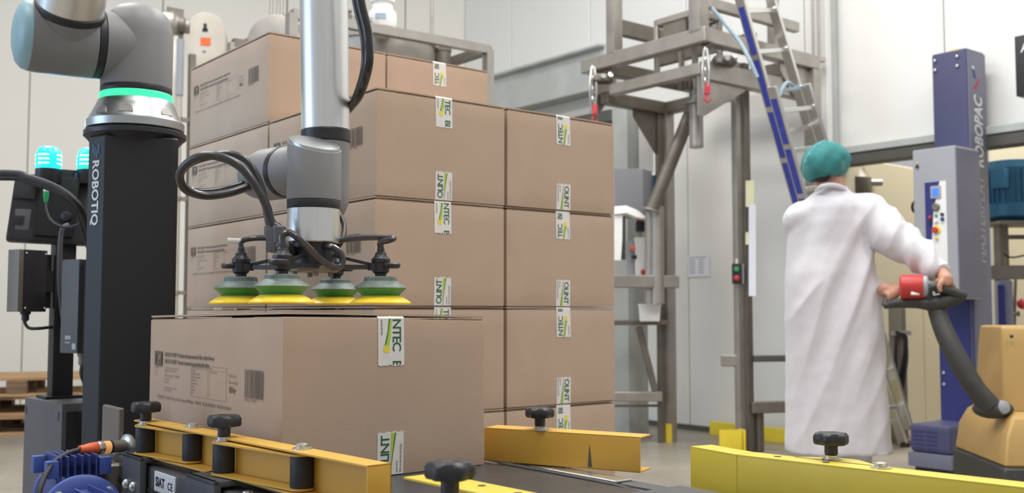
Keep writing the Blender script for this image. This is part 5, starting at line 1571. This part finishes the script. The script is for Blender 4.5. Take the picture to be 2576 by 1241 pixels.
# control box
cbx = MB().hexa(wbox(-0.207, 0.063, -0.29, -0.004, 1.0, 1.903)).build('control_box', 'cabinet_grey', wr, bevel=0.012, seg=3)
MB().hexa(wbox(0.0635, 0.0665, -0.278, -0.01, 1.01, 1.888)).build('box_side', 'wrapper_grey', cbx, bevel=0.001)
def pz(y): return .925 + (785 - y) * 6.1 / 2600
MB().hexa(wbox(-0.130, 0.003, -0.2935, -0.29, pz(690), pz(455))).build('panel', 'panel_white', cbx)
MB().add([wq(-0.130, -0.2945, pz(690)), wq(-0.085, -0.2945, pz(690)), wq(-0.092, -0.2945, pz(600)), wq(-0.078, -0.2945, pz(530)), wq(-0.035, -0.2945, pz(455)), wq(-0.130, -0.2945, pz(455))], [tuple(range(6))]).build('panel_print', 'wrapper_deep', cbx)
MB().hexa(wbox(-0.092, -0.028, -0.300, -0.29, pz(498), pz(466))).build('screen_frame', 'cabinet_grey', cbx, bevel=0.003)
MB().hexa(wbox(-0.080, -0.040, -0.3015, -0.300, pz(492), pz(472))).build('screen', 'screen_blue', cbx)
def dial(a, y, r, mt, name, h=0.014):
    MB().lathe(wq(a, -0.2935, pz(y)), -B2, [(r, 0), (r, h * 0.7), (r * 0.8, h)], 18).build(name, mt, cbx)
dial(-0.060, 520, 0.024, 'stainless_dark', 'dial'); dial(-0.060, 542, 0.008, 'green_plastic', 'button'); dial(-0.062, 556, 0.011, 'panel_white', 'button')
dial(-0.098, 545, 0.010, 'red_plastic', 'button'); dial(-0.096, 558, 0.010, 'black_plastic', 'button'); dial(-0.022, 540, 0.010, 'black_plastic', 'button'); dial(-0.022, 552, 0.011, 'motor_blue', 'button')
dial(-0.060, 578, 0.026, 'yellow_plastic', 'stop_ring', 0.006); dial(-0.066, 578, 0.018, 'red_plastic', 'stop_button', 0.024); dial(-0.060, 600, 0.008, 'yellow_plastic', 'button')
dial(-0.175, 411, 0.010, 'black_plastic', 'lock', 0.006); dial(-0.175, 402, 0.006, 'yellow_plastic', 'warning_dot', 0.002)
MB().hexa(wbox(-0.025, 0.003, -0.2925, -0.29, pz(660), pz(640))).build('sticker', 'paper', cbx)
MB().hexa(wbox(-0.03, -0.005, -0.2925, -0.29, pz(708), pz(690))).build('sticker', 'blue_label', cbx)
rg = []
rc_ = wq(-0.215, -0.2, pz(512))
for i in range(13):
    t = 2 * math.pi * i / 12
    rg.append(rc_ + V((-0.02, 0.0, 0)) + V((0.03 * math.cos(t), 0, 0.038 * math.sin(t))))
MB().tube(rg, 0.009, 8, 1, False).build('handle_ring', 'black_plastic', cbx)
# film carriage base with motor housing
Cb = V((2.478, 5.90, 0))
bs = thing('wrapper_base', 'low blue motor housing on grey plinth at the foot of the wrapper', 'machine base', Cb - A2 * 0.12 + B2 * 0.2)
def bq(a, b, z): return Cb + A2 * a + B2 * b + Z * z
def bbox(a0, a1, b0, b1, z0, z1):
    return [bq(a0, b0, z0), bq(a1, b0, z0), bq(a1, b1, z0), bq(a0, b1, z0), bq(a0, b0, z1), bq(a1, b0, z1), bq(a1, b1, z1), bq(a0, b1, z1)]
MB().hexa(bbox(-0.25, 0.0, 0.0, 0.34, 0.115, 0.275)).build('housing', 'wrapper_blue', bs, bevel=0.03, seg=4)
MB().hexa(bbox(-0.258, 0.008, -0.008, 0.35, 0.03, 0.112)).build('plinth', 'wrapper_grey', bs, bevel=0.005)
MB().hexa(bbox(-0.23, -0.02, 0.02, 0.32, 0.0, 0.03)).build('sole', 'black_plastic', bs)
for i in range(5):
    for j in range(2):
        MB().hexa(bbox(-0.225 + j * 0.08, -0.16 + j * 0.08, -0.0025, 0.004, 0.135 + i * 0.024, 0.141 + i * 0.024)).build('vent_slot', 'wrapper_deep', bs)
# ------------------------------------------------------------------ behind the wrapper
m0 = at(2545, 560, 7.15)
bm = thing('blue_motor', 'large blue finned electric motor behind the wrapper mast', 'motor', m0)
MB().lathe(m0 - Z * 0.0, Z, [(0.12, 0.0), (0.15, 0.02), (0.185, 0.035), (0.185, 0.12), (0.165, 0.125), (0.165, 0.36), (0.17, 0.37), (0.16, 0.42), (0.10, 0.43)], 36).build('body', 'machine_blue', bm)
for i in range(28):
    t = 2 * math.pi * i / 28; rd = V((math.cos(t), math.sin(t), 0)); tn = Z.cross(rd)
    MB().box(m0 + rd * 0.17 + Z * 0.24, (0.02, 0.006, 0.22), Matrix((rd, tn, Z)).transposed()).build('fin', 'machine_blue', bm)
MB().box(m0 + V((-0.13, -0.13, 0.29)), (0.10, 0.10, 0.14), Matrix((B2, -A2, Z)).transposed()).build('terminal_box', 'machine_blue', bm, bevel=0.012)
mf = thing('motor_frame', 'steel frame carrying the blue motor behind the wrapper', 'frame', flat(m0, 0))
zb_ = at(0, 688, 7.2).z
for dx_, dy_ in ((-0.12, -0.05), (0.0, 0.12), (0.3, 0.1), (0.3, -0.2)):
    MB().beam(flat(m0, 0) + V((dx_, dy_, 0)), flat(m0, m0.z - 0.0) + V((dx_, dy_, 0)), 0.045, 0.045).build('leg', 'stainless_dark', mf)
MB().beam(flat(m0, zb_) + V((-0.2, -0.1, 0)), flat(m0, zb_) + V((0.45, -0.16, 0)), 0.06, 0.095).build('cross_beam', 'stainless_dark', mf)
MB().beam(flat(m0, m0.z - 0.012) + V((-0.16, 0, 0)), flat(m0, m0.z - 0.012) + V((0.35, -0.02, 0)), 0.34, 0.024).build('motor_plate', 'stainless_dark', mf)
MB().beam(flat(m0, at(0, 597, 7.2).z) + V((-0.05, 0.05, 0)), flat(m0, at(0, 597, 7.2).z) + V((0.4, 0.02, 0)), 0.03, 0.03).build('cross_rail', 'stainless_dark', mf)
MB().tube([at(2512, 610, 7.2), at(2522, 635, 7.2), at(2545, 648, 7.2), at(2590, 640, 7.2)], 0.006, 8).build('cable', 'black_rubber', mf)
MB().tube([at(2555, 700, 7.0), at(2553, 760, 7.0), at(2552, 830, 7.0)], 0.010, 8).build('riser', 'stainless_dark', mf)
MB().lathe(at(2560, 765, 6.95), V((1, -0.2, 0)), [(0.02, 0), (0.035, 0.02), (0.035, 0.08), (0.02, 0.10)], 16).build('valve_wheel', 'red_seal', mf)
MB().lathe(at(2525, 790, 6.95), V((1, 0, 0)), [(0.012, -0.03), (0.012, 0.09), (0.02, 0.10)], 12).build('valve', 'stainless_dark', mf)
bcab = at(2508, 830, 6.75)
bo_ = thing('blue_cabinet', 'blue and grey cabinet standing under the motor frame', 'cabinet', flat(bcab, 0))
MB().hexa([flat(at(2490, 0, 6.75), 0), flat(at(2524, 0, 6.70), 0), flat(at(2526, 0, 6.95), 0), flat(at(2480, 0, 7.0), 0),
           flat(at(2490, 0, 6.75), at(0, 706, 6.75).z), flat(at(2524, 0, 6.70), at(0, 706, 6.75).z), flat(at(2526, 0, 6.95), at(0, 706, 6.75).z), flat(at(2480, 0, 7.0), at(0, 706, 6.75).z)]).build('case', 'wrapper_grey', bo_, bevel=0.006)
MB().hexa([flat(at(2488, 0, 6.735), 0.05), flat(at(2505, 0, 6.71), 0.05), flat(at(2505, 0, 6.72), 0.05), flat(at(2488, 0, 6.745), 0.05),
           flat(at(2488, 0, 6.735), 1.10), flat(at(2505, 0, 6.71), 1.10), flat(at(2505, 0, 6.72), 1.10), flat(at(2488, 0, 6.745), 1.10)]).build('door', 'wrapper_deep', bo_)
# black display box fixed high on the wall
c_ = at(2554, 170, 5.9)
bx_ = thing('display_box', 'black wall-mounted box with white lettering beside the wrapper mast', 'box', flat(c_, at(0, 240, 5.9).z))
z0, z1 = at(0, 243, 5.9).z, at(0, 92, 5.9).z
p0 = flat(c_, 0); e1 = A2; e2 = B2
MB().hexa([p0 + Z * z0, p0 + e1 * 0.5 + Z * z0, p0 + e1 * 0.5 + e2 * 0.12 + Z * z0, p0 + e2 * 0.12 + Z * z0, p0 + Z * z1, p0 + e1 * 0.5 + Z * z1, p0 + e1 * 0.5 + e2 * 0.12 + Z * z1, p0 + e2 * 0.12 + Z * z1]).build('case', 'black_plastic', bx_, bevel=0.006)
MB().mesh(text_mesh('A', 0.07, 0.001), basis(p0 + e1 * 0.035 - e2 * 0.002 + Z * (z1 - 0.10), e1, Z)).build('lettering', 'white_ink', bx_)
ta_ = -(((p0 + e1 * 0.25) - (WE - NW * 0.15)).dot(NW) - 0.03) / e2.dot(NW)
MB().beam(p0 + e1 * 0.25 + e2 * 0.12 + Z * (z0 + z1) / 2, p0 + e1 * 0.25 + e2 * ta_ + Z * (z0 + z1) / 2, 0.06, 0.06).build('wall_arm', 'dark_beam', bx_)
# riser pipe with red valve on the upper wall
wp = at(2281, 200, 7.0)
wpo = thing('wall_pipe', 'thin wall pipe with red valve coming down the white panels', 'pipe', flat(wp, at(0, 372, 7.0).z))
MB().cyl(flat(wp, at(0, 372, 7.0).z), flat(wp, 4.0), 0.013, n=12).build('pipe', 'steel_beam', wpo)
MB().cyl(flat(wp, at(0, 290, 7.0).z) + V((0.03, 0.01, 0)), flat(wp, at(0, 375, 7.0).z) + V((0.03, 0.01, 0)), 0.010, n=12).build('drop_pipe', 'steel_beam', wpo)
MB().box(flat(wp, at(0, 348, 7.0).z) + V((-0.015, -0.03, 0)), (0.03, 0.03, 0.06)).build('valve', 'red_plastic', wpo, bevel=0.006)
wp2 = at(2045, 60, 7.15)
wpo2 = thing('wall_pipe', 'thin double pipe running up the wall above the platform post', 'pipe', flat(wp2, 2.70))
for i in (0, 1):
    MB().cyl(flat(wp2, 2.70) + V((0.04 * i, 0, 0)), flat(wp2, 4.2) + V((0.04 * i, 0, 0)), 0.010, n=12).build('pipe', 'stainless', wpo2)
MB().beam(flat(wp2, 2.69) + V((-0.03, 0, 0)), flat(wp2, 2.69) + V((0.08, 0, 0)), 0.05, 0.03).build('foot_clamp', 'stainless', wpo2)
# mixer head behind the worker
mx_ = at(2150, 490, 7.5)
mo = thing('mixer_head', 'grey round mixer head with side pipe behind the worker', 'machine', flat(mx_, 0))
zc_ = at(0, 460, 7.5).z
MB().lathe(flat(mx_, zc_ - 0.1), Z, [(0.05, -0.03), (0.10, 0.0), (0.12, 0.03), (0.12, 0.13), (0.08, 0.18), (0.06, 0.24)], 26).build('bowl', 'stainless_dark', mo)
MB().cyl(flat(mx_, zc_) + V((0.1, 0, 0.0)), flat(mx_, zc_) + V((0.2, 0, 0.0)), 0.024).build('side_pipe', 'stainless', mo)
MB().cyl(flat(mx_, zc_ - 0.03) + V((-0.1, 0, 0.0)), flat(mx_, zc_ - 0.03) + V((-0.5, 0.05, 0.0)), 0.05).build('side_pipe', 'stainless_dark', mo)
MB().beam(flat(mx_, zc_ + 0.1) + V((0.0, 0, 0.0)), flat(mx_, 1.985) + V((0.06, 0, 0.0)), 0.07, 0.07).build('hanger', 'dark_beam', mo)
MB().beam(flat(mx_, 0), flat(mx_, zc_ - 0.12), 0.09, 0.09).build('pedestal', 'stainless_dark', mo)
hz = at(2248, 860, 7.3)
hs = thing('hose_stand', 'grey steel stand hung with black hoses beside the ladder foot', 'stand', flat(hz, 0))
MB().beam(flat(at(2238, 0, 7.3), 0.0), flat(at(2238, 0, 7.3), at(0, 768, 7.3).z), 0.10, 0.06).build('post', 'stainless_dark', hs, bevel=0.005)
MB().beam(flat(at(2225, 0, 7.25), at(0, 838, 7.3).z), flat(at(2268, 0, 7.25), at(0, 838, 7.3).z), 0.06, 0.03).build('bracket', 'stainless', hs)
for i, (dx_, yb) in enumerate(((0, 985), (8, 1010), (4, 960))):
    MB().tube([at(2256 + dx_, 834, 7.22), at(2275 + dx_ * 0.5, 850, 7.2), at(2281 - i * 4, 900, 7.2), at(2268 - i * 4, yb, 7.2), at(2256 - i * 2, 940, 7.22), at(2254, 860, 7.24), at(2256 + dx_, 834, 7.22)], 0.012, 8).build('hose', 'hose_black', hs)
MB().beam(flat(at(2225, 0, 7.3), 0.02), flat(at(2275, 0, 7.3), 0.02), 0.20, 0.04).build('foot', 'stainless_dark', hs)

# ------------------------------------------------------------------ pallet truck
TX = V((1.0, -0.10, 0)).normalized(); TY = V((0.10, 1.0, 0)).normalized()
T0 = V((2.03, 4.25, 0))
tr = thing('pallet_truck', 'yellow electric pallet truck with long black steering arm', 'pallet truck', T0 + TX * 0.3 + TY * 0.3)
def tq(x, y, z): return T0 + TX * x + TY * y + Z * z
def tloft(levels, name, mt, bev=0.02, seg=3):
    rg = []
    for (x0, x1, y0, y1, z) in levels:
        rg.append([tq(x0, y0, z), tq(x1, y0, z), tq(x1, y1, z), tq(x0, y1, z)])
    return MB().loft(rg).build(name, mt, tr, bevel=bev, seg=seg)
tloft([(-0.035, 0.75, -0.02, 0.62, 0.06), (-0.04, 0.755, -0.03, 0.62, 0.20), (-0.035, 0.75, -0.02, 0.62, 0.295)], 'bumper', 'truck_black', 0.025)
tloft([(-0.03, 0.745, -0.015, 0.61, 0.295), (-0.012, 0.73, 0.0, 0.60, 0.42), (0.02, 0.70, 0.03, 0.58, 0.485), (0.04, 0.68, 0.06, 0.56, 0.50)], 'body', 'truck_yellow', 0.02)
tloft([(0.045, 0.68, 0.20, 0.56, 0.495), (0.065, 0.66, 0.24, 0.54, 0.80), (0.07, 0.64, 0.26, 0.53, 0.865)], 'battery_cover', 'truck_yellow', 0.02)
MB().ball(tq(0.095, 0.215, 0.82), 0.008, 10, 6).build('cover_screw', 'truck_black', tr)
for y_ in (0.12, 0.48):
    MB().hexa([tq(0.6, y_ - 0.08, 0.08), tq(1.8, y_ - 0.08, 0.08), tq(1.8, y_ + 0.08, 0.08), tq(0.6, y_ + 0.08, 0.08), tq(0.6, y_ - 0.08, 0.14), tq(1.8, y_ - 0.08, 0.14), tq(1.8, y_ + 0.08, 0.14), tq(0.6, y_ + 0.08, 0.14)]).build('fork', 'truck_yellow', tr, bevel=0.006)
MB().cyl(tq(0.3, 0.25, 0.08), tq(0.3, 0.35, 0.08), 0.08).build('drive_wheel', 'black_rubber', tr)
MB().cyl(tq(1.6, 0.09, 0.04), tq(1.6, 0.15, 0.04), 0.04).build('load_wheel', 'black_rubber', tr)
MB().cyl(tq(1.6, 0.45, 0.04), tq(1.6, 0.51, 0.04), 0.04).build('load_wheel', 'black_rubber', tr)
# steering arm
pv = at(2498, 1030, 4.38)
MB().ball(pv, (0.085, 0.06, 0.04), 20, 10).build('arm_pivot', 'truck_black', tr)
MB().lathe(pv + V((0.02, -0.045, 0.012)), V((0.15, -1, 0.25)), [(0.03, 0), (0.026, 0.012), (0.01, 0.018)], 18).build('pivot_cap', 'cabinet_grey', tr)
apath = [at(2490, 1022, 4.36), at(2455, 980, 4.37), at(2415, 915, 4.40), at(2382, 850, 4.44), at(2362, 800, 4.48), at(2352, 765, 4.50)]
MB().tube(apath, [0.046, 0.042, 0.044, 0.042, 0.038, 0.036], 16, 6).build('steering_arm', 'truck_black', tr)
hd = MB().tube([at(2224, 770, 4.58), at(2262, 763, 4.54), at(2310, 762, 4.50), at(2352, 764, 4.48), at(2392, 754, 4.46), at(2424, 744, 4.44)], [0.014, 0.022, 0.026, 0.036, 0.032, 0.024], 14, 6).build('handle_head', 'truck_black', tr)
MB().tube([at(2332, 728, 4.46), at(2352, 722, 4.45), at(2385, 730, 4.44), at(2412, 740, 4.435), at(2426, 745, 4.44)], [0.018, 0.019, 0.020, 0.021, 0.02], 14, 6).build('grip', 'truck_black', hd)
MB().tube([at(2226, 768, 4.58), at(2232, 748, 4.60), at(2250, 735, 4.60), at(2272, 730, 4.57)], [0.014, 0.015, 0.015, 0.014], 12, 6).build('grip', 'truck_black', hd)
MB().tube([at(2340, 762, 4.48), at(2334, 742, 4.47), at(2332, 726, 4.46)], 0.02, 12).build('grip_bridge', 'truck_black', hd)
ra_, rb_ = at(2266, 722, 4.52), at(2316, 722, 4.49)
rl = thing('red_roll', 'red cylinder with grey end cap resting on the steering arm head', 'roll', at(2292, 752, 4.50))
dxr = (rb_ - ra_).normalized()
MB().lathe(ra_, dxr, [(0.030, -0.006), (0.050, 0.0), (0.053, 0.004), (0.053, 0.086), (0.050, 0.092)], 32).build('sleeve', 'red_plastic', rl)
MB().lathe(ra_, dxr, [(0.047, 0.088), (0.049, 0.092), (0.049, 0.106), (0.042, 0.112), (0.02, 0.114)], 32).build('end_cap', 'cabinet_grey', rl)
MB().box((ra_ + rb_) / 2 + V((0, -0.048, -0.030)), (0.035, 0.008, 0.014), Matrix.Rotation(math.radians(-30), 3, 'X')).build('label', 'cream_plastic', rl)

# ------------------------------------------------------------------ the worker
Yp = 4.78
per = thing('person', 'worker in long white coat and teal hair net gripping the steering arm, seen from behind', 'person', (1.50, Yp, 0))
def remeshed(mb, name, material, voxel, parent, smooth_it=6, fn=None):
    me = bpy.data.meshes.new('tmp'); me.from_pydata([tuple(v) for v in mb.v], [], mb.f)
    bm_ = bmesh.new(); bm_.from_mesh(me); bmesh.ops.recalc_face_normals(bm_, faces=bm_.faces); bm_.to_mesh(me); bm_.free()
    o = bpy.data.objects.new('tmp', me); COL.objects.link(o)
    md = o.modifiers.new('r', 'REMESH'); md.mode = 'VOXEL'; md.voxel_size = voxel
    if smooth_it:
        s_ = o.modifiers.new('s', 'SMOOTH'); s_.factor = 0.5; s_.iterations = smooth_it
    dg = bpy.context.evaluated_depsgraph_get()
    out = bpy.data.meshes.new_from_object(o.evaluated_get(dg))
    bpy.data.objects.remove(o)
    if fn:
        ns = [v.normal.copy() for v in out.vertices]
        for v, n_ in zip(out.vertices, ns):
            v.co = v.co + n_ * fn(v.co, n_)
    org = V(parent.location)
    for v in out.vertices:
        v.co = v.co - org
    for p in out.polygons: p.use_smooth = True
    out.materials.clear(); out.materials.append(MATS[material])
    out.name = name
    ob = bpy.data.objects.new(name, out); COL.objects.link(ob); ob.parent = parent
    return ob

from mathutils import noise
hc = at(2080, 418, Yp)                 # head centre
face = V((0.62, 0.75, -0.22)).normalized()   # looks away to the right and slightly down
rside = face.cross(Z).normalized()
upv = rside.cross(face)
HR = Matrix((rside, face, upv)).transposed()
B = MB()
B.ball(hc + upv * 0.02, (0.075, 0.095, 0.095), 24, 16, HR)
B.ball(hc + face * 0.02 - upv * 0.055, (0.058, 0.070, 0.060), 20, 12, HR)          # jaw
B.ball(hc + face * 0.098 - upv * 0.02, (0.012, 0.016, 0.020), 12, 8, HR)           # nose
B.ball(hc + face * 0.084 - upv * 0.062, (0.024, 0.012, 0.008), 12, 8, HR)          # lips
B.ball(hc + face * 0.086 + upv * 0.012, (0.045, 0.012, 0.010), 12, 8, HR)          # brow
for s_ in (-1, 1):
    B.ball(hc + rside * (0.079 * s_) - face * 0.004 - upv * 0.012, (0.012, 0.020, 0.032), 12, 10, HR)   # ears
nk = at(2096, 480, Yp - 0.01)
B.tube([hc - upv * 0.03 - face * 0.02, (hc + nk) / 2 - face * 0.012, nk, nk - Z * 0.08], [0.055, 0.055, 0.06, 0.075], 20, 4)
shL, shR = at(2022, 545, Yp - 0.02), at(2172, 535, Yp - 0.02)
B.tube([nk - Z * 0.05, at(2095, 600, Yp), at(2098, 700, Yp), at(2102, 800, Yp), V((1.50, Yp, 0.84))], [0.07, 0.10, 0.105, 0.105, 0.115], 24, 4)
B.tube([shL, nk - Z * 0.06, shR], [0.055, 0.07, 0.055], 16, 4)
elR = at(2286, 622, 4.62); wrR = at(2372, 690, 4.50)
B.tube([shR, (shR + elR) / 2, elR, (elR + wrR) / 2, wrR], [0.055, 0.05, 0.042, 0.038, 0.027], 16, 4)
elL = V((1.42, 5.02, 1.16)); wrL = at(2218, 738, 4.72)
B.tube([shL, (shL + elL) / 2, elL, (elL + wrL) / 2, wrL], [0.055, 0.05, 0.042, 0.036, 0.027], 16, 4)
for lx in (1.43, 1.575):
    B.tube([V((lx, Yp, 0.88)), V((lx - 0.005, Yp - 0.01, 0.66)), V((lx, Yp, 0.47)), V((lx, Yp + 0.005, 0.28)), V((lx, Yp, 0.09))], [0.085, 0.075, 0.055, 0.052, 0.036], 16, 4)
def hand(wr_, palm, knuck, curl, thumb, fd):
    """palm lump between wrist and knuckles, four fingers that bend twice, thumb off the side of the palm"""
    along = (knuck[-1] - knuck[0]).normalized()
    B.tube([wr_, palm, (knuck[1] + knuck[2]) / 2], [0.026, 0.030, 0.020], 14, 4)
    for k in knuck:
        B.tube([palm + (k - palm) * 0.3, k], [0.018, 0.0115], 10, 3)
    for i, k in enumerate(knuck):
        s_ = (0.93, 1.0, 0.97, 0.80)[i]
        B.tube([k, k + curl[0] * s_, k + (curl[0] + curl[1]) * s_, k + (curl[0] + curl[1] + curl[2]) * s_], [0.0105, 0.0098, 0.0092, 0.008], 10, 3)
    B.tube([palm + thumb[0] * 0.3, palm + thumb[0], palm + thumb[0] + thumb[1], palm + thumb[0] + thumb[1] + thumb[2]], [0.015, 0.0125, 0.011, 0.009], 10, 3)
# right hand over the right grip
gA, gB = at(2350, 722, 4.45), at(2410, 739, 4.437)
gd = (gB - gA).normalized()
kn = [gA + gd * (0.018 + 0.024 * i) + V((0, 0.016, 0.028)) for i in range(4)]
pR = (kn[1] + kn[2]) / 2 + V((-0.004, -0.022, 0.016))
hand(wrR, pR, kn[::1], (V((0.004, 0.022, -0.014)), V((0.002, 0.004, -0.027)), V((-0.002, -0.018, -0.012))), (V((-0.026, -0.012, -0.008)), V((-0.012, -0.006, -0.022)), V((0.006, 0.0, -0.022))), 1)
# left hand round the left grip
gA2, gB2 = at(2230, 752, 4.60), at(2262, 732, 4.59)
gd2 = (gB2 - gA2).normalized()
kn2 = [gA2 + gd2 * (-0.006 + 0.022 * i) + V((0, 0.006, 0.027)) for i in range(4)]
pL = (kn2[1] + kn2[2]) / 2 + V((-0.018, 0.030, 0.002))
hand(wrL, pL, kn2, (V((0.006, -0.024, -0.004)), V((0.004, -0.006, -0.026)), V((-0.002, 0.018, -0.014))), (V((0.020, 0.004, 0.016)), V((0.020, -0.010, -0.004)), V((0.016, -0.012, -0.010))), -1)
body = remeshed(B, 'body', 'skin', 0.0062, per, 2)

# hair under the net, the net with its band, ears stay free
MB().ball(hc + upv * 0.018 - face * 0.012, (0.083, 0.100, 0.092), 24, 16, HR).build('hair', 'hair', per)
MB().ball(hc - face * 0.062 - upv * 0.055, (0.055, 0.035, 0.045), 20, 12, HR).build('nape_hair', 'hair', per)
m = MB()
n_, mm = 40, 18
rings = []
for k in range(mm + 1):
    ph = -0.85 + (math.pi / 2 + 0.85) * k / mm
    ring = []
    for i in range(n_):
        t = 2 * math.pi * i / n_
        w = 1.0 + 0.018 * math.sin(t * 9 + 2.0 * math.sin(k * 0.5)) * math.cos(ph) + 0.02 * noise.noise(V((math.cos(t) * 2, math.sin(t) * 2, k * 0.35)))
        if k == 0: w *= 0.93
        r_ = max(0.02, math.cos(ph))
        p = V((0.108 * r_ * math.cos(t) * w, 0.122 * r_ * math.sin(t) * w, 0.104 * math.sin(ph) * w))
        p.z += 0.030 * (p.y / 0.12) * (1 - k / mm) + 0.016 * (p.x / 0.108) * (1 - k / mm)         # band rides higher on the brow than on the nape
        ring.append(hc + HR @ (p + V((0, -0.014, 0.008))))
    rings.append(ring)
m.loft(rings)
net = m.build('hair_net', 'hairnet', per, angle=70)
m = MB()
m.tube([p for p in rings[0]] + [rings[0][0]], 0.0045, 8, 1, False); m.build('elastic_band', 'hairnet', net)
m = MB().tube([rings[k][int(24 + k * 0.5) % n_] + (rings[k][int(24 + k * 0.5) % n_] - hc).normalized() * 0.001 for k in range(3, mm)], 0.0028, 6, 2); m.build('net_seam', 'hairnet_light', net)
for s_ in (-1, 1):
    MB().ball(hc + face * 0.079 + rside * 0.03 * s_ - upv * 0.002, (0.011, 0.009, 0.008), 12, 8, HR).build('eye', 'eye_white', per)

# coat: lofted body and sleeves fused into one cloth surface, then folds
secs = [(470, 2062, 2124), (482, 2052, 2132), (494, 2036, 2156), (506, 2022, 2186), (524, 2004, 2200), (560, 1988, 2200), (620, 1978, 2190), (690, 1975, 2196), (760, 1977, 2210),
        (830, 1980, 2219), (900, 1982, 2223), (970, 1983, 2227), (1040, 1983, 2231), (1100, 1982, 2236), (1139, 1982, 2239)]
C = MB(); rg = []
for si, (y, x0, x1) in enumerate(secs):
    a_, b_ = at(x0, y, Yp), at(x1, y, Yp)
    c_ = (a_ + b_) / 2; hw = (b_ - a_).length / 2
    hd_ = min(0.165, hw * (0.95 if si < 2 else 0.62 if si < 7 else 0.68))
    low = max(0.0, (y - 720) / 420.0)
    ring = []
    for i in range(56):
        t = 2 * math.pi * i / 56
        fold = 1 + low * (0.030 * math.sin(t * 7 + 0.6) + 0.022 * math.sin(t * 12 + 1.9 + y * 0.003))
        ct, st = math.cos(t), math.sin(t)
        e_ = 0.82
        ring.append(c_ + V((hw * (abs(ct) ** e_) * (1 if ct > 0 else -1) * (1 + (fold - 1) * 0.4), hd_ * (abs(st) ** e_) * (1 if st > 0 else -1) * fold, 0)))
    rg.append(ring)
C.loft(rg[::-1])
cuffR = wrR + (elR - wrR).normalized() * 0.012
C.tube([shR + V((-0.05, 0, 0.0)), shR + V((0.02, -0.01, -0.012)), (shR + elR) / 2 + V((0, 0, -0.012)), elR + V((0, 0, -0.004)), (elR + cuffR) / 2, cuffR], [0.09, 0.098, 0.094, 0.082, 0.070, 0.050], 24, 6)
C.tube([shL + V((0.04, 0, 0)), shL + V((0.0, 0.03, -0.02)), (shL + elL) / 2, elL, (elL + wrL) / 2, wrL - (elL - wrL).normalized() * 0.025], [0.08, 0.088, 0.078, 0.068, 0.058, 0.046], 24, 6)
ax_b = V((0.42, 0.0, 0.90)).normalized()
slv = (wrR - shR).normalized()
def folds(p, n_):
    q = p - V((1.5, Yp, 0))
    back = max(0.0, -n_.y)
    # long diagonal draws across the back, short creases across the sleeve, fine crumple everywhere
    s = q.dot(V((0.90, 0, -0.42))); l = q.dot(ax_b)
    hi = min(1.0, max(0.0, (p.z - 0.55) / 0.5))
    nz = noise.noise(V((s * 8.5, l * 1.5, 3.1)))
    d = (0.020 * (0.5 - abs(nz) * 1.9) + 0.010 * noise.noise(V((s * 19, l * 3.0, 7.7)))) * (0.35 + back) * (0.35 + 0.65 * hi)
    w = (p - shR).dot(slv)
    if (p - shR).x > 0.06 and p.z > 0.9:
        o_ = (p - shR) - slv * w
        d += 0.020 * (0.45 - abs(noise.noise(V((w * 13 + o_.z * 9, o_.z * 5, o_.y * 5)))) * 1.8) * min(1.0, ((p - shR).x - 0.06) / 0.08)
    d += 0.0012 * noise.noise(p * 22)
    if hi < 1:
        d += (1 - hi) * 0.007 * noise.noise(V((q.x * 12, q.y * 8, p.z * 1.3)))
    return d
coat = remeshed(C, 'coat', 'coat_white', 0.0095, per, 5, folds)
# collar, hem stitching and cuffs
ck = [at(2052, 482, Yp - 0.055), at(2066, 470, Yp - 0.085), at(2092, 466, Yp - 0.095), at(2118, 472, Yp - 0.080), at(2136, 486, Yp - 0.045)]
MB().tube(ck, [0.006, 0.011, 0.012, 0.011, 0.006], 10, 6).build('collar', 'coat_white', coat)
for lx in (1.43, 1.575):
    MB().tube([V((lx, Yp, 0.55)), V((lx, Yp, 0.30)), V((lx, Yp + 0.004, 0.075))], [0.078, 0.070, 0.062], 20, 6).build('trouser_leg', 'trousers', per)
    sh = MB()
    sh.loft([[V((lx + dx_ * w, Yp + y_, z)) for dx_, y_, in ((-0.045, -0.09), (0.045, -0.09), (0.052, 0.06), (0.045, 0.15), (0.0, 0.185), (-0.045, 0.15), (-0.052, 0.06))] for z, w in ((0.0, 1.0), (0.03, 1.0), (0.06, 0.92), (0.085, 0.75))])
    sh.build('shoe', 'shoe', per, bevel=0.01, seg=3)
